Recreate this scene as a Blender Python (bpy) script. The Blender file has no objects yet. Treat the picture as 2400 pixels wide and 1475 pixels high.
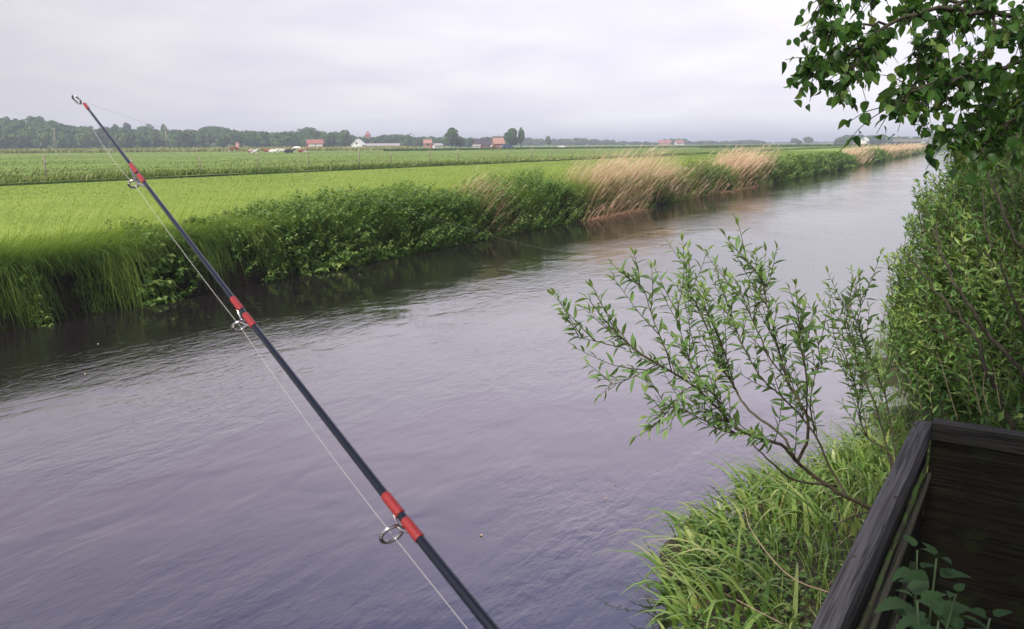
import bpy, math, random
import numpy as np
from mathutils import Matrix, Vector
rng = np.random.default_rng(7); random.seed(7)
R = math.radians
# ------------------------------------------------------------ camera, sky, sun, exposure
F = 1900.0; CX, CY = 1200.0, 737.5; H = 2.5
sc = bpy.context.scene
cam_d = bpy.data.cameras.new('camera'); cam = bpy.data.objects.new('camera', cam_d)
sc.collection.objects.link(cam); sc.camera = cam
cam_d.sensor_width = 36; cam_d.lens = 36 * F / 2400; cam_d.clip_start = .05; cam_d.clip_end = 20000
CM = Matrix.Rotation(R(90 - 11.85), 4, 'X') @ Matrix.Rotation(R(-.36), 4, 'Z')
cam.matrix_world = Matrix.Translation((0, 0, H)) @ CM
cam_d.dof.use_dof = True; cam_d.dof.focus_distance = 9.0; cam_d.dof.aperture_fstop = 22
SUN_EL, SUN_AZ = 52, -146      # azimuth measured from +Y towards +X
world = bpy.data.worlds.new('World'); sc.world = world; world.use_nodes = True
nt = world.node_tree; nt.nodes.clear(); N = nt.nodes; L = nt.links
def wn(t, **k):
    n = N.new(t)
    for a, b in k.items(): setattr(n, a, b)
    return n
sky = wn('ShaderNodeTexSky', sky_type='NISHITA', sun_disc=False)
sky.sun_elevation = R(SUN_EL); sky.sun_rotation = R(SUN_AZ); sky.dust_density = 3
bg1 = wn('ShaderNodeBackground'); bg1.inputs[1].default_value = .12; L.new(sky.outputs[0], bg1.inputs[0])
tc = wn('ShaderNodeTexCoord'); sep = wn('ShaderNodeSeparateXYZ'); L.new(tc.outputs['Generated'], sep.inputs[0])
# cloud deck: direction projected on a flat layer so clouds flatten towards the horizon
zz = wn('ShaderNodeMath', operation='ADD'); L.new(sep.outputs[2], zz.inputs[0]); zz.inputs[1].default_value = .16
dx = wn('ShaderNodeMath', operation='DIVIDE'); L.new(sep.outputs[0], dx.inputs[0]); L.new(zz.outputs[0], dx.inputs[1])
dy = wn('ShaderNodeMath', operation='DIVIDE'); L.new(sep.outputs[1], dy.inputs[0]); L.new(zz.outputs[0], dy.inputs[1])
cmb = wn('ShaderNodeCombineXYZ'); L.new(dx.outputs[0], cmb.inputs[0]); L.new(dy.outputs[0], cmb.inputs[1])
cn = wn('ShaderNodeTexNoise'); cn.inputs['Scale'].default_value = 1.1; cn.inputs['Detail'].default_value = 5; cn.inputs['Roughness'].default_value = .5; cn.inputs['Distortion'].default_value = .3
L.new(cmb.outputs[0], cn.inputs['Vector'])
cr = wn('ShaderNodeValToRGB'); e = cr.color_ramp.elements
e[0].position = .36; e[0].color = (.73, .70, .77, 1); e[1].position = .66; e[1].color = (.86, .845, .855, 1)
L.new(cn.outputs[0], cr.inputs[0])
# height gradient: milky near the horizon, bluer and darker overhead
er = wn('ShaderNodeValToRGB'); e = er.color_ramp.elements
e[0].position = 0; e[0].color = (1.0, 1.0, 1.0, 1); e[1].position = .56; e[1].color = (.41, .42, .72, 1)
k = e.new(.16); k.color = (.97, .96, 1.0, 1); k = e.new(.23); k.color = (1.48, 1.40, 1.50, 1); k = e.new(.38); k.color = (1.08, .97, 1.17, 1)  # bright band in the unseen sky above the view, added to lighten the water
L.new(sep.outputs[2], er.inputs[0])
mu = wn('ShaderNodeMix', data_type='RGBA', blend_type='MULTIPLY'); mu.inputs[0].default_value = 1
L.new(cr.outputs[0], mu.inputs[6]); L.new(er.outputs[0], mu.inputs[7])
# brighter low in the sky ahead, right of centre
vd = wn('ShaderNodeVectorMath', operation='DOT_PRODUCT'); L.new(tc.outputs['Generated'], vd.inputs[0])
vd.inputs[1].default_value = (math.sin(R(26)), math.cos(R(26)), .12)
mr = wn('ShaderNodeMapRange'); L.new(vd.outputs['Value'], mr.inputs[0])
mr.inputs[1].default_value = .55; mr.inputs[2].default_value = 1.0; mr.inputs[3].default_value = .72; mr.inputs[4].default_value = 1.06
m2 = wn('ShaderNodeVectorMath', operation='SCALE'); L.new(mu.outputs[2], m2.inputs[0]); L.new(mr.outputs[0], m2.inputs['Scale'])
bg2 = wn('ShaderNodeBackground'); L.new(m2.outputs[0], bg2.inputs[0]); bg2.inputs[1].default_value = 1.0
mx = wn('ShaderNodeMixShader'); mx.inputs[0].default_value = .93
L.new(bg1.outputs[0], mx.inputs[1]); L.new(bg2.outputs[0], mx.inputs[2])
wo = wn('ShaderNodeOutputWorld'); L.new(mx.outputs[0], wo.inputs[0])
sd = bpy.data.lights.new('sun', 'SUN'); sd.energy = 3.8; sd.angle = R(14); sd.color = (1, .95, .86)
sun = bpy.data.objects.new('sun', sd); sc.collection.objects.link(sun)
sdir = Vector((math.sin(R(SUN_AZ)) * math.cos(R(SUN_EL)), math.cos(R(SUN_AZ)) * math.cos(R(SUN_EL)), math.sin(R(SUN_EL))))
sun.rotation_euler = sdir.to_track_quat('Z', 'Y').to_euler()
vs = sc.view_settings; vs.view_transform = 'Standard'; vs.look = 'None'; vs.exposure = .42; vs.gamma = 1; vs.use_curve_mapping = False

# ------------------------------------------------------------ geometry helpers
def ray(px, py): return CM.to_3x3() @ Vector(((px - CX) / F, -(py - CY) / F, -1.0))
def on_z(px, py, z=0.0):
    d = ray(px, py); t = (z - H) / d.z
    return Vector((0, 0, H)) + d * t
def at(px, py, depth): return Vector((0, 0, H)) + ray(px, py) * depth
vp = ray(2305, 331); A = math.atan2(vp.x, vp.y)
D = np.array((math.sin(A), math.cos(A))); NV = np.array((-math.cos(A), math.sin(A)))
def W(u, v, z=0.0):
    u = np.asarray(u, float); v = np.asarray(v, float); z = np.asarray(z, float) + 0 * u
    return np.stack([u * D[0] + v * NV[0], u * D[1] + v * NV[1], z], -1)
def uv(p): return p[0] * D[0] + p[1] * D[1], p[0] * NV[0] + p[1] * NV[1]
_p = [uv(on_z(x, y)) for x, y in ((0, 765), (800, 620), (1330, 525), (1700, 455))]
VL = float(np.mean([q[1] for q in _p]))
VR = 1.15; ZF = 1.0
print('A', math.degrees(A), 'VL', VL, _p)
def u_at(px):           # where the far waterline crosses image column px
    lo, hi = 1.0, 900.0
    for _ in range(50):
        m = (lo + hi) / 2; w = W(m, VL)
        c = CM.to_3x3().transposed() @ Vector((w[0], w[1], -H)); x = CX + F * c.x / -c.z
        if c.z < 0 and x < px or c.z >= 0: lo = m
        else: hi = m
    return lo
def pxof(P):            # image position of world points (Nx3): used only to choose what is in view
    c = (np.asarray(P) - np.array((0, 0, H))) @ np.array(CM.to_3x3())
    return CX + F * c[:, 0] / -c[:, 2], CY - F * c[:, 1] / -c[:, 2], -c[:, 2]
C = sc.collection
def link(o, parent=None):
    C.objects.link(o)
    if parent is not None: o.parent = parent
    return o
def tag(o, label=None, cat=None, group=None, kind=None):
    if label: o['label'] = label
    if cat: o['category'] = cat
    if group: o['group'] = group
    if kind: o['kind'] = kind
    return o
def empty(name, loc=(0, 0, 0), rz=0):
    o = bpy.data.objects.new(name, None); o.location = loc; o.rotation_euler = (0, 0, rz); o.empty_display_size = .2
    return link(o)
class G:
    """collects vertices, faces and a tint per vertex; build() links them as one mesh object"""
    def __init__(s): s.V = []; s.F = []; s.T = []; s.n = 0
    def add(s, V, Fc, tint=.5):
        V = np.asarray(V, float).reshape(-1, 3); Fc = np.asarray(Fc, int)
        s.V.append(V); s.F.append(Fc + s.n); s.n += len(V)
        t = np.asarray(tint, float)
        s.T.append(np.full(len(V), float(t)) if t.ndim == 0 else t)
        return s
    def build(s, name, mat, parent=None, smooth=True, origin=None):
        me = bpy.data.meshes.new(name); V = np.concatenate(s.V)
        if origin is not None: V = V - np.asarray(origin, float)
        tot = [np.full(len(f), f.shape[1]) for f in s.F]; tot = np.concatenate(tot)
        idx = np.concatenate([f.ravel() for f in s.F])
        me.vertices.add(len(V)); me.vertices.foreach_set('co', V.astype(np.float32).ravel())
        me.loops.add(len(idx)); me.loops.foreach_set('vertex_index', idx.astype(np.int32))
        me.polygons.add(len(tot)); st = np.concatenate([[0], np.cumsum(tot)[:-1]])
        me.polygons.foreach_set('loop_start', st.astype(np.int32)); me.polygons.foreach_set('loop_total', tot.astype(np.int32))
        me.polygons.foreach_set('use_smooth', np.full(len(tot), smooth))
        me.update(calc_edges=True); me.validate()
        a = me.attributes.new('tint', 'FLOAT', 'POINT')
        T = np.concatenate(s.T)
        if len(a.data) == len(T): a.data.foreach_set('value', T.astype(np.float32))
        me.materials.append(mat)
        o = bpy.data.objects.new(name, me); link(o, parent)
        if origin is not None: o.location = origin
        return o
def box(g, lo, hi, M=None, tint=.5):
    x0, y0, z0 = lo; x1, y1, z1 = hi
    V = np.array([(x, y, z) for z in (z0, z1) for y in (y0, y1) for x in (x0, x1)], float)
    if M is not None: V = V @ np.array(M.to_3x3()).T + np.array(M.translation)
    return g.add(V, [(0, 2, 3, 1), (4, 5, 7, 6), (0, 1, 5, 4), (2, 6, 7, 3), (0, 4, 6, 2), (1, 3, 7, 5)], tint)
def tube(g, pts, rad, n=6, tint=.5, cap=True):
    P = np.asarray([tuple(p) for p in pts], float); m = len(P)
    rad = np.full(m, float(rad)) if np.ndim(rad) == 0 else np.asarray(rad, float)
    T = np.gradient(P, axis=0); T /= np.linalg.norm(T, axis=1)[:, None] + 1e-12
    ref = np.array((0, 0, 1.)) if abs(T[:, 2]).mean() < .9 else np.array((1., 0, 0))
    X = np.cross(T, ref); X /= np.linalg.norm(X, axis=1)[:, None] + 1e-12; Y = np.cross(T, X)
    a = np.arange(n) * 2 * np.pi / n
    V = P[:, None] + rad[:, None, None] * (np.cos(a)[None, :, None] * X[:, None] + np.sin(a)[None, :, None] * Y[:, None])
    F4 = [(i * n + j, i * n + (j + 1) % n, (i + 1) * n + (j + 1) % n, (i + 1) * n + j) for i in range(m - 1) for j in range(n)]
    b = g.n; g.add(V, F4, tint)
    if cap:
        g.F.append(np.array([[b + j for j in range(n)][::-1]])); g.F.append(np.array([[b + (m - 1) * n + j for j in range(n)]]))
    return g
def spline(pts, k=6):
    P = np.asarray([tuple(p) for p in pts], float); 
    if len(P) < 3: return np.array([P[0] + (P[-1] - P[0]) * t for t in np.linspace(0, 1, k + 1)])
    Q = np.vstack([2 * P[0] - P[1], P, 2 * P[-1] - P[-2]]); out = []
    for i in range(1, len(Q) - 2):
        for t in np.linspace(0, 1, k, endpoint=False):
            a, b, c, d = Q[i - 1:i + 3]
            out.append(.5 * (2 * b + (c - a) * t + (2 * a - 5 * b + 4 * c - d) * t * t + (3 * b - a - 3 * c + d) * t ** 3))
    out.append(P[-1]); return np.array(out)
def grid(us, vs_, zf):
    U, V_ = np.meshgrid(us, vs_, indexing='ij'); Z = zf(U, V_); P = W(U, V_, Z).reshape(-1, 3)
    a, b = len(us), len(vs_); i = np.arange(a - 1)[:, None] * b + np.arange(b - 1)[None]
    Fc = np.stack([i, i + b, i + b + 1, i + 1], -1).reshape(-1, 4)
    return P, Fc
def norm(a): return a / (np.linalg.norm(a, axis=-1, keepdims=True) + 1e-12)
def frames(d, n):
    y = norm(d); z = norm(n - (n * y).sum(-1, keepdims=True) * y); x = np.cross(y, z)
    return np.stack([x, y, z], 1)
def bake(g, tmpl, pos, fr, size, tint, wid=None):
    tV, tF = tmpl; n = len(pos)
    TV = np.broadcast_to(tV[None], (n,) + tV.shape).copy()
    if wid is not None: TV[:, :, 0] *= np.asarray(wid)[:, None]
    V = pos[:, None] + np.einsum('nkj,nji->nki', TV, fr) * np.asarray(size)[:, None, None]
    Fc = (tF[None] + (np.arange(n) * len(tV))[:, None, None]).reshape(-1, tF.shape[1])
    g.add(V.reshape(-1, 3), Fc, np.repeat(tint, len(tV)))
def leaf_tmpl(ys, ws, fold=.25, droop=.25, twist=0):
    V = []
    for y, w in zip(ys, ws):
        z = -droop * y * y
        V += [(-w, y, z + fold * w), (0, y, z), (w, y, z + fold * w)]
    Fc = []
    for i in range(len(ys) - 1):
        a = i * 3; Fc += [(a, a + 1, a + 4, a + 3), (a + 1, a + 2, a + 5, a + 4)]
    return np.array(V, float), np.array(Fc)
WILLOW = leaf_tmpl((0, .08, .3, .6, .85, 1), (.004, .05, .12, .125, .06, .002), .5, .22)
WILLOW_S = leaf_tmpl((0, .4, 1), (.01, .14, .002), .5, .2)
OVAL = leaf_tmpl((0, .03, .2, .5, .8, 1), (.01, .2, .37, .36, .17, .003), .3, .3)
OVAL_S = leaf_tmpl((0, .35, 1), (.06, .36, .004), .3, .3)
NETTLE = leaf_tmpl((0, .06, .12, .2, .28, .38, .46, .56, .64, .74, .8, .9, 1), (.02, .2, .24, .3, .26, .3, .24, .26, .18, .19, .11, .08, .002), .35, .35)
def rand_dirs(n):
    v = rng.normal(size=(n, 3)); return norm(v)
def blades(g, base, h, w, ldir, lean, droop, seg=3, tint=.5, tipw=.12, flat=None, low=1.0):
    """grass blades: base Nx3, height, width, lean direction Nx2 (unit), lean and droop as shares of the height"""
    n = len(base); a = rng.uniform(0, np.pi, n)
    if flat is not None: a = np.arctan2(ldir[:, 0], -ldir[:, 1]) + rng.normal(0, flat, n)
    wd = np.stack([np.cos(a), np.sin(a), 0 * a], -1)
    t = np.linspace(0, 1, seg + 1); ld = np.concatenate([ldir, np.zeros((n, 1))], 1)
    V = np.zeros((n, seg + 1, 2, 3))
    for i, s in enumerate(t):
        c = base + ld * (h * lean * s ** 1.6)[:, None]; c[:, 2] += h * (s - droop * s * s * s)
        ww = w * (1 - (1 - tipw) * s ** 1.4) * .5
        V[:, i, 0] = c - wd * ww[:, None]; V[:, i, 1] = c + wd * ww[:, None]
    q = np.array([(2 * i, 2 * i + 1, 2 * i + 3, 2 * i + 2) for i in range(seg)])
    Fc = (q[None] + (np.arange(n) * 2 * (seg + 1))[:, None, None]).reshape(-1, 4)
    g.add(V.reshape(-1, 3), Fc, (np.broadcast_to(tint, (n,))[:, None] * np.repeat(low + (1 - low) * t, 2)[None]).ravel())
# smooth random field for patchiness along the banks
_ph = rng.uniform(0, 6.28, (12,)); _fr = rng.uniform(.15, 1.6, (12, 2)) * rng.choice((-1, 1), (12, 2))
def patch(u, v, s=1.0):
    r = 0
    for i in range(12): r = r + np.sin(_fr[i, 0] * u * s + _fr[i, 1] * v * s + _ph[i])
    return .5 + r / 9

# ------------------------------------------------------------ materials
def mat(name, col, rough=.7, spec=.3, cols=None, noise=None, bump=None, transl=0, metal=0, coords='Object', pos=None):
    """cols: colour ramp over the tint attribute; noise=(scale, amount) varies brightness; transl: light passing through leaves"""
    m = bpy.data.materials.new(name); m.use_nodes = True; n = m.node_tree; b = n.nodes['Principled BSDF']; lk = n.links
    b.inputs['Roughness'].default_value = rough; b.inputs['Specular IOR Level'].default_value = spec; b.inputs['Metallic'].default_value = metal
    src = None
    if cols:
        at_ = n.nodes.new('ShaderNodeAttribute'); at_.attribute_name = 'tint'
        rp = n.nodes.new('ShaderNodeValToRGB'); el = rp.color_ramp.elements
        for i, c in enumerate(cols):
            p = i / (len(cols) - 1)
            k = el[0] if i == 0 else (el[len(el) - 1] if i == len(cols) - 1 else el.new(p))
            k.position = p; k.color = (*c, 1)
        lk.new(at_.outputs['Fac'], rp.inputs[0]); src = rp.outputs[0]
    else:
        rg = n.nodes.new('ShaderNodeRGB'); rg.outputs[0].default_value = (*col, 1); src = rg.outputs[0]
    t = n.nodes.new('ShaderNodeTexCoord')
    if noise:
        ns = n.nodes.new('ShaderNodeTexNoise'); ns.inputs['Scale'].default_value = noise[0]; ns.inputs['Detail'].default_value = 6
        mp = n.nodes.new('ShaderNodeMapping'); lk.new(t.outputs[coords], mp.inputs[0])
        if len(noise) > 2: mp.inputs['Scale'].default_value = noise[2]
        lk.new(mp.outputs[0], ns.inputs[0])
        r2 = n.nodes.new('ShaderNodeMapRange'); r2.inputs[1].default_value = .3; r2.inputs[2].default_value = .7
        r2.inputs[3].default_value = 1 - noise[1]; r2.inputs[4].default_value = 1 + noise[1]; lk.new(ns.outputs[0], r2.inputs[0])
        sc_ = n.nodes.new('ShaderNodeVectorMath'); sc_.operation = 'SCALE'; lk.new(src, sc_.inputs[0]); lk.new(r2.outputs[0], sc_.inputs['Scale'])
        src = sc_.outputs[0]
        if bump:
            bp = n.nodes.new('ShaderNodeBump'); bp.inputs['Strength'].default_value = bump[0]; bp.inputs['Distance'].default_value = bump[1]
            lk.new(ns.outputs[0], bp.inputs['Height']); lk.new(bp.outputs[0], b.inputs['Normal'])
    lk.new(src, b.inputs['Base Color'])
    if transl:
        tr = n.nodes.new('ShaderNodeBsdfTranslucent'); ms = n.nodes.new('ShaderNodeMixShader'); ms.inputs[0].default_value = transl
        hs = n.nodes.new('ShaderNodeMix'); hs.data_type = 'RGBA'; hs.blend_type = 'MULTIPLY'; hs.inputs[0].default_value = 1
        lk.new(src, hs.inputs[6]); hs.inputs[7].default_value = (1.25, 1.2, .5, 1)
        lk.new(hs.outputs[2], tr.inputs[0]); lk.new(b.outputs[0], ms.inputs[1]); lk.new(tr.outputs[0], ms.inputs[2])
        lk.new(ms.outputs[0], n.nodes['Material Output'].inputs[0])
    return m
def ramp_mat(name, layers, rough=.9, bump=None, stripes=None):
    """ground: base colour then layers (scale, lo, hi, colour) mixed in by noise"""
    m = bpy.data.materials.new(name); m.use_nodes = True; n = m.node_tree; b = n.nodes['Principled BSDF']; lk = n.links
    b.inputs['Roughness'].default_value = rough; b.inputs['Specular IOR Level'].default_value = .1
    t = n.nodes.new('ShaderNodeTexCoord'); rot = n.nodes.new('ShaderNodeMapping'); rot.inputs['Rotation'].default_value = (0, 0, A - math.pi / 2)
    lk.new(t.outputs['Object'], rot.inputs[0])
    rg = n.nodes.new('ShaderNodeRGB'); rg.outputs[0].default_value = (*layers[0], 1); src = rg.outputs[0]
    for (s, lo, hi, col, st) in layers[1:]:
        mp = n.nodes.new('ShaderNodeMapping'); mp.inputs['Scale'].default_value = st; lk.new(rot.outputs[0], mp.inputs[0])
        ns = n.nodes.new('ShaderNodeTexNoise'); ns.inputs['Scale'].default_value = s; ns.inputs['Detail'].default_value = 5; lk.new(mp.outputs[0], ns.inputs[0])
        r2 = n.nodes.new('ShaderNodeMapRange'); r2.inputs[1].default_value = lo; r2.inputs[2].default_value = hi; lk.new(ns.outputs[0], r2.inputs[0])
        mx_ = n.nodes.new('ShaderNodeMix'); mx_.data_type = 'RGBA'; lk.new(r2.outputs[0], mx_.inputs[0]); lk.new(src, mx_.inputs[6]); mx_.inputs[7].default_value = (*col, 1)
        src = mx_.outputs[2]; last = ns
    lk.new(src, b.inputs['Base Color'])
    if bump:
        bp = n.nodes.new('ShaderNodeBump'); bp.inputs['Strength'].default_value = bump[0]; bp.inputs['Distance'].default_value = bump[1]
        lk.new(last.outputs[0], bp.inputs['Height']); lk.new(bp.outputs[0], b.inputs['Normal'])
    return m
M = {}
S1 = (1, 1, 1)
M['field'] = ramp_mat('crop_green', [(.18, .26, .05), (.05, .4, .65, (.25, .31, .065), S1), (.6, .42, .7, (.13, .21, .04), S1), (.25, .62, .72, (.26, .27, .08), (1, 12, 1)), (9, .35, .7, (.25, .34, .05), S1)], bump=(.5, .05))
M['pasture'] = ramp_mat('pasture_green', [(.15, .24, .045), (.03, .4, .65, (.20, .27, .06), (1, 3, 1)), (.4, .45, .7, (.10, .18, .03), (1, 2, 1)), (3, .45, .75, (.24, .28, .09), S1)], bump=(.5, .1))
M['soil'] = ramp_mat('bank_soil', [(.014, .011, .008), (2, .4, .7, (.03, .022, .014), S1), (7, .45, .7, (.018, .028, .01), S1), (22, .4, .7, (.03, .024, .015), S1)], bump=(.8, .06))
M['mud'] = ramp_mat('mud', [(.05, .042, .025), (3, .4, .7, (.05, .07, .02), S1), (12, .45, .65, (.09, .075, .045), S1), (30, .4, .7, (.03, .03, .018), S1)], rough=.6, bump=(.8, .04))
M['hill'] = ramp_mat('hill_green', [(.09, .14, .04), (.02, .4, .7, (.14, .18, .06), S1)])
GC = [(.06, .12, .028), (.13, .23, .05), (.23, .34, .06), (.40, .48, .10)]
M['grass'] = mat('bank_grass', None, .5, .3, cols=GC, transl=.5)
M['crop'] = mat('young_crop', None, .5, .3, cols=[(.11, .18, .035), (.20, .28, .06), (.30, .36, .09)], transl=.35)
M['past_t'] = mat('pasture_grass', None, .6, .2, cols=[(.07, .12, .025), (.15, .22, .05), (.25, .29, .09), (.52, .50, .30)], transl=.25)
M['ditch'] = mat('ditch_grass', None, .6, .2, cols=[(.03, .07, .014), (.07, .13, .03), (.15, .21, .05)], transl=.2)
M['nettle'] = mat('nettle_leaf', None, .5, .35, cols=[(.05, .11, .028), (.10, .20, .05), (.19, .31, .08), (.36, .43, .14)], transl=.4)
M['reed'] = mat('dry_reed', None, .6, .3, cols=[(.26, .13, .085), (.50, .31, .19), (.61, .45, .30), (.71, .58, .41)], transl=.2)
M['willow'] = mat('willow_leaf', None, .42, .45, cols=[(.07, .14, .045), (.14, .25, .08), (.21, .34, .11), (.42, .44, .12)], transl=.38)
M['willow_big'] = mat('willow_thicket_leaf', None, .45, .4, cols=[(.035, .09, .022), (.085, .185, .045), (.15, .27, .065), (.28, .38, .10)], transl=.35)
M['alder'] = mat('tree_leaf', None, .45, .4, cols=[(.02, .06, .014), (.055, .14, .03), (.12, .24, .05), (.30, .38, .12)], transl=.5)
M['glyc'] = mat('reed_grass_leaf', None, .4, .4, cols=[(.05, .11, .025), (.13, .24, .05), (.25, .37, .09), (.45, .47, .18)], transl=.35)
M['stem'] = mat('twig_bark', (.085, .07, .04), .7, .3, noise=(40, .35))
M['bark'] = mat('bark', (.05, .045, .03), .85, .2, noise=(25, .4), bump=(.5, .01))
M['dead'] = mat('dead_stalk', (.36, .27, .18), .8, .2, noise=(60, .25))
M['wood'] = mat('tree_foliage_far', None, .9, .1, cols=[(.02, .055, .018), (.05, .105, .03), (.095, .165, .045), (.15, .20, .06)], transl=.1)

# ------------------------------------------------------------ the setting
def profL(U, V_):
    k = V_ - VL
    w = .25 * (patch(U, 0 * U, 1.0) - .5)
    z = np.interp(k + w, [-3, -.3, .05, .14, .3, 1.0, 1.8, 4], [-1.2, -.35, -.05, .35, .74, .93, .99, ZF - .02])
    return z
ubank = np.concatenate([[-1500, -300, -60], np.arange(-6, 60, .4), np.arange(60, 200, 2), np.arange(200, 700, 20), [900, 1500, 3000, 6000]])
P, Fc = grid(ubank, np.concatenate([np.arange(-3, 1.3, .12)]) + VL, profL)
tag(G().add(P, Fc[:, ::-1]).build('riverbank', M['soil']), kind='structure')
vf0, vd0, vd1 = VL + .9, 31.5, 33.6
ufar = np.array([-1500, -300, -60, -6, 20, 60, 150, 400, 1000, 3000, 6000.])
VDE = uv(on_z(0, 437, ZF))[1]; vd0 = VDE; vd1 = VDE + 2.2; print('ditch v', VDE)
P, Fc = grid(ubank, np.concatenate([[vf0, vf0 + .4, vf0 + .8, vf0 + 1.2], np.linspace(vf0 + 2, vd0, 10)]), lambda u, v: np.interp(v, [vf0, vf0 + 1.2], [ZF - .12, ZF]) + 0 * u)
tag(G().add(P, Fc[:, ::-1]).build('crop_field', M['field']), kind='structure')
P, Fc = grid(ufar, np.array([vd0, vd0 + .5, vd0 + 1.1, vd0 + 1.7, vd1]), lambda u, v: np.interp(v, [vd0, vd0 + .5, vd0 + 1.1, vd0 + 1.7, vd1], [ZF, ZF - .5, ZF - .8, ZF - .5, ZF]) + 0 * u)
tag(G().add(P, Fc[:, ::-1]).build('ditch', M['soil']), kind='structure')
P, Fc = grid(ufar, np.array([vd1, 60, 120, 300, 800, 2000, 5000.]), lambda u, v: ZF + 0 * u)
tag(G().add(P, Fc[:, ::-1]).build('pasture', M['pasture']), kind='structure')
def profR(U, V_):
    k = VR - V_ - .5 * np.clip((U - 5.6) / 1.6, 0, 1) + .18 * np.exp(-((U - 4.6) / .9) ** 2) - .55 * np.clip((3.9 - U) / 1.3, 0, 1) + .6 * (patch(U * 1.3, 5 + 0 * U) - .5) + .35 * (patch(U * 4, V_ * 3) - .5)
    return np.interp(k, [-2, -.35, 0, .5, 1.2, 2.2], [-1.0, -.14, .015, .16, .45, .8]) + .04 * (patch(U * 5, V_ * 5) - .5)
P, Fc = grid(np.concatenate([np.arange(-4, 20, .12), np.arange(20, 60, 1), [80, 150, 400, 1000, 3000, 6000]]), VR + 2 - np.concatenate([np.arange(0, 7, .12), [8, 12, 30, 100, 600, 3000]]), profR)
tag(G().add(P, Fc).build('near_bank', M['mud']), kind='structure')
# water
m = bpy.data.materials.new('river_water'); m.use_nodes = True; n = m.node_tree; lk = n.links; b = n.nodes['Principled BSDF']
b.inputs['Base Color'].default_value = (.014, .011, .012, 1); b.inputs['Roughness'].default_value = .06; b.inputs['IOR'].default_value = 3.2
t = n.nodes.new('ShaderNodeTexCoord'); rot = n.nodes.new('ShaderNodeMapping'); rot.inputs['Rotation'].default_value = (0, 0, A - math.pi / 2)
lk.new(t.outputs['Object'], rot.inputs[0])
def wnoise(scale, st, det, dist=0):
    mp = n.nodes.new('ShaderNodeMapping'); mp.inputs['Scale'].default_value = st; lk.new(rot.outputs[0], mp.inputs[0])
    q = n.nodes.new('ShaderNodeTexNoise'); q.inputs['Scale'].default_value = scale; q.inputs['Detail'].default_value = det; q.inputs['Distortion'].default_value = dist
    lk.new(mp.outputs[0], q.inputs[0]); return q.outputs[0]
n1 = wnoise(5.0, (1.0, 2.0, 1), 3, .3); n2 = wnoise(17, (.8, 1.9, 1), 2, .4); n3 = wnoise(1.1, (1, 1.6, 1), 2, .5); pm = wnoise(.35, (.7, 1, 1), 2, .6)
def math_(op, a, b_):
    q = n.nodes.new('ShaderNodeMath'); q.operation = op
    for i, x in enumerate((a, b_)):
        if isinstance(x, (int, float)): q.inputs[i].default_value = x
        else: lk.new(x, q.inputs[i])
    return q.outputs[0]
mk = n.nodes.new('ShaderNodeMapRange'); lk.new(pm, mk.inputs[0]); mk.inputs[1].default_value = .35; mk.inputs[2].default_value = .65; mk.inputs[3].default_value = .08; mk.inputs[4].default_value = 1.15
hh = math_('ADD', math_('MULTIPLY', math_('ADD', math_('MULTIPLY', n1, .0065), math_('MULTIPLY', n2, .0020)), mk.outputs[0]), math_('MULTIPLY', n3, .011))
bp = n.nodes.new('ShaderNodeBump'); bp.inputs['Strength'].default_value = 1.0; bp.inputs['Distance'].default_value = 1.0; lk.new(hh, bp.inputs['Height']); lk.new(bp.outputs[0], b.inputs['Normal'])
P, Fc = grid(np.array([-60, -10, 0, 10, 30, 100, 400, 1500, 6000.]), np.array([-1, 0, 2, 5, 8, VL + 1]), lambda u, v: 0 * u)
tag(G().add(P, Fc[:, ::-1]).build('river', m), kind='structure')

# ------------------------------------------------------------ far bank vegetation
def in_view(P, mx_=120):
    x, y, d = pxof(P); return (d > .5) & (x > -mx_) & (x < 2400 + mx_)
wind = D * .75 - NV * .65; wind /= np.linalg.norm(wind)
U = lambda px: u_at(px)
def loguni(lo, hi, n): return np.exp(rng.uniform(np.log(lo), np.log(hi), n))
def dist(P): return np.hypot(P[:, 0], P[:, 1])
# (a) long grass all along the bank
n_ = 90000
u = loguni(9, 420, n_) - 4.5; k = rng.beta(1.1, 2.3, n_) * 3.4 - .05; k = np.where((u < 13) & (k < .35), k + .45, k)
P = W(u, VL + k, 0); P[:, 2] = np.maximum(profL(u, VL + k), np.where(k > 1, ZF - .1, -9)) - .03; ok = in_view(P) & ((k < .9) | (rng.random(n_) < np.interp(k, [.9, 1.6, 3.4], [1, .35, .12]))); P, u, k = P[ok], u[ok], k[ok]
d = dist(P); h = (.30 + .30 * rng.random(len(u)) + .15 * patch(u * 1.5, k)) * np.interp(k, [0, .4, 1.5, 3], [.75, 1.1, .55, .22])
wd = np.maximum(.007, d * .0006) * rng.uniform(.7, 1.4, len(u))
over = np.interp(k, [0, .6, 1.4], [1, .7, .2]) * (rng.random(len(u)) < .75)
ld = wind[None] * (1 - over)[:, None] * rng.uniform(.3, 1, (len(u), 1)) - NV[None] * over[:, None] + rng.normal(0, .25, (len(u), 2))
g = G(); blades(g, P, h, wd, norm(ld), rng.uniform(.35, 1.0, len(u)), rng.uniform(.25, .95, len(u)) * (.5 + .5 * over), 4,
    np.clip(.28 + .3 * (patch(u, k * 2, 1.2) - .5) + rng.normal(0, .16, len(u)) + .27 * k, 0, 1))
tag(g.build('bank_grass', M['grass']), 'long windblown green grass fringing the far river bank', 'grass', kind='stuff')
n_ = 34000
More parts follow.
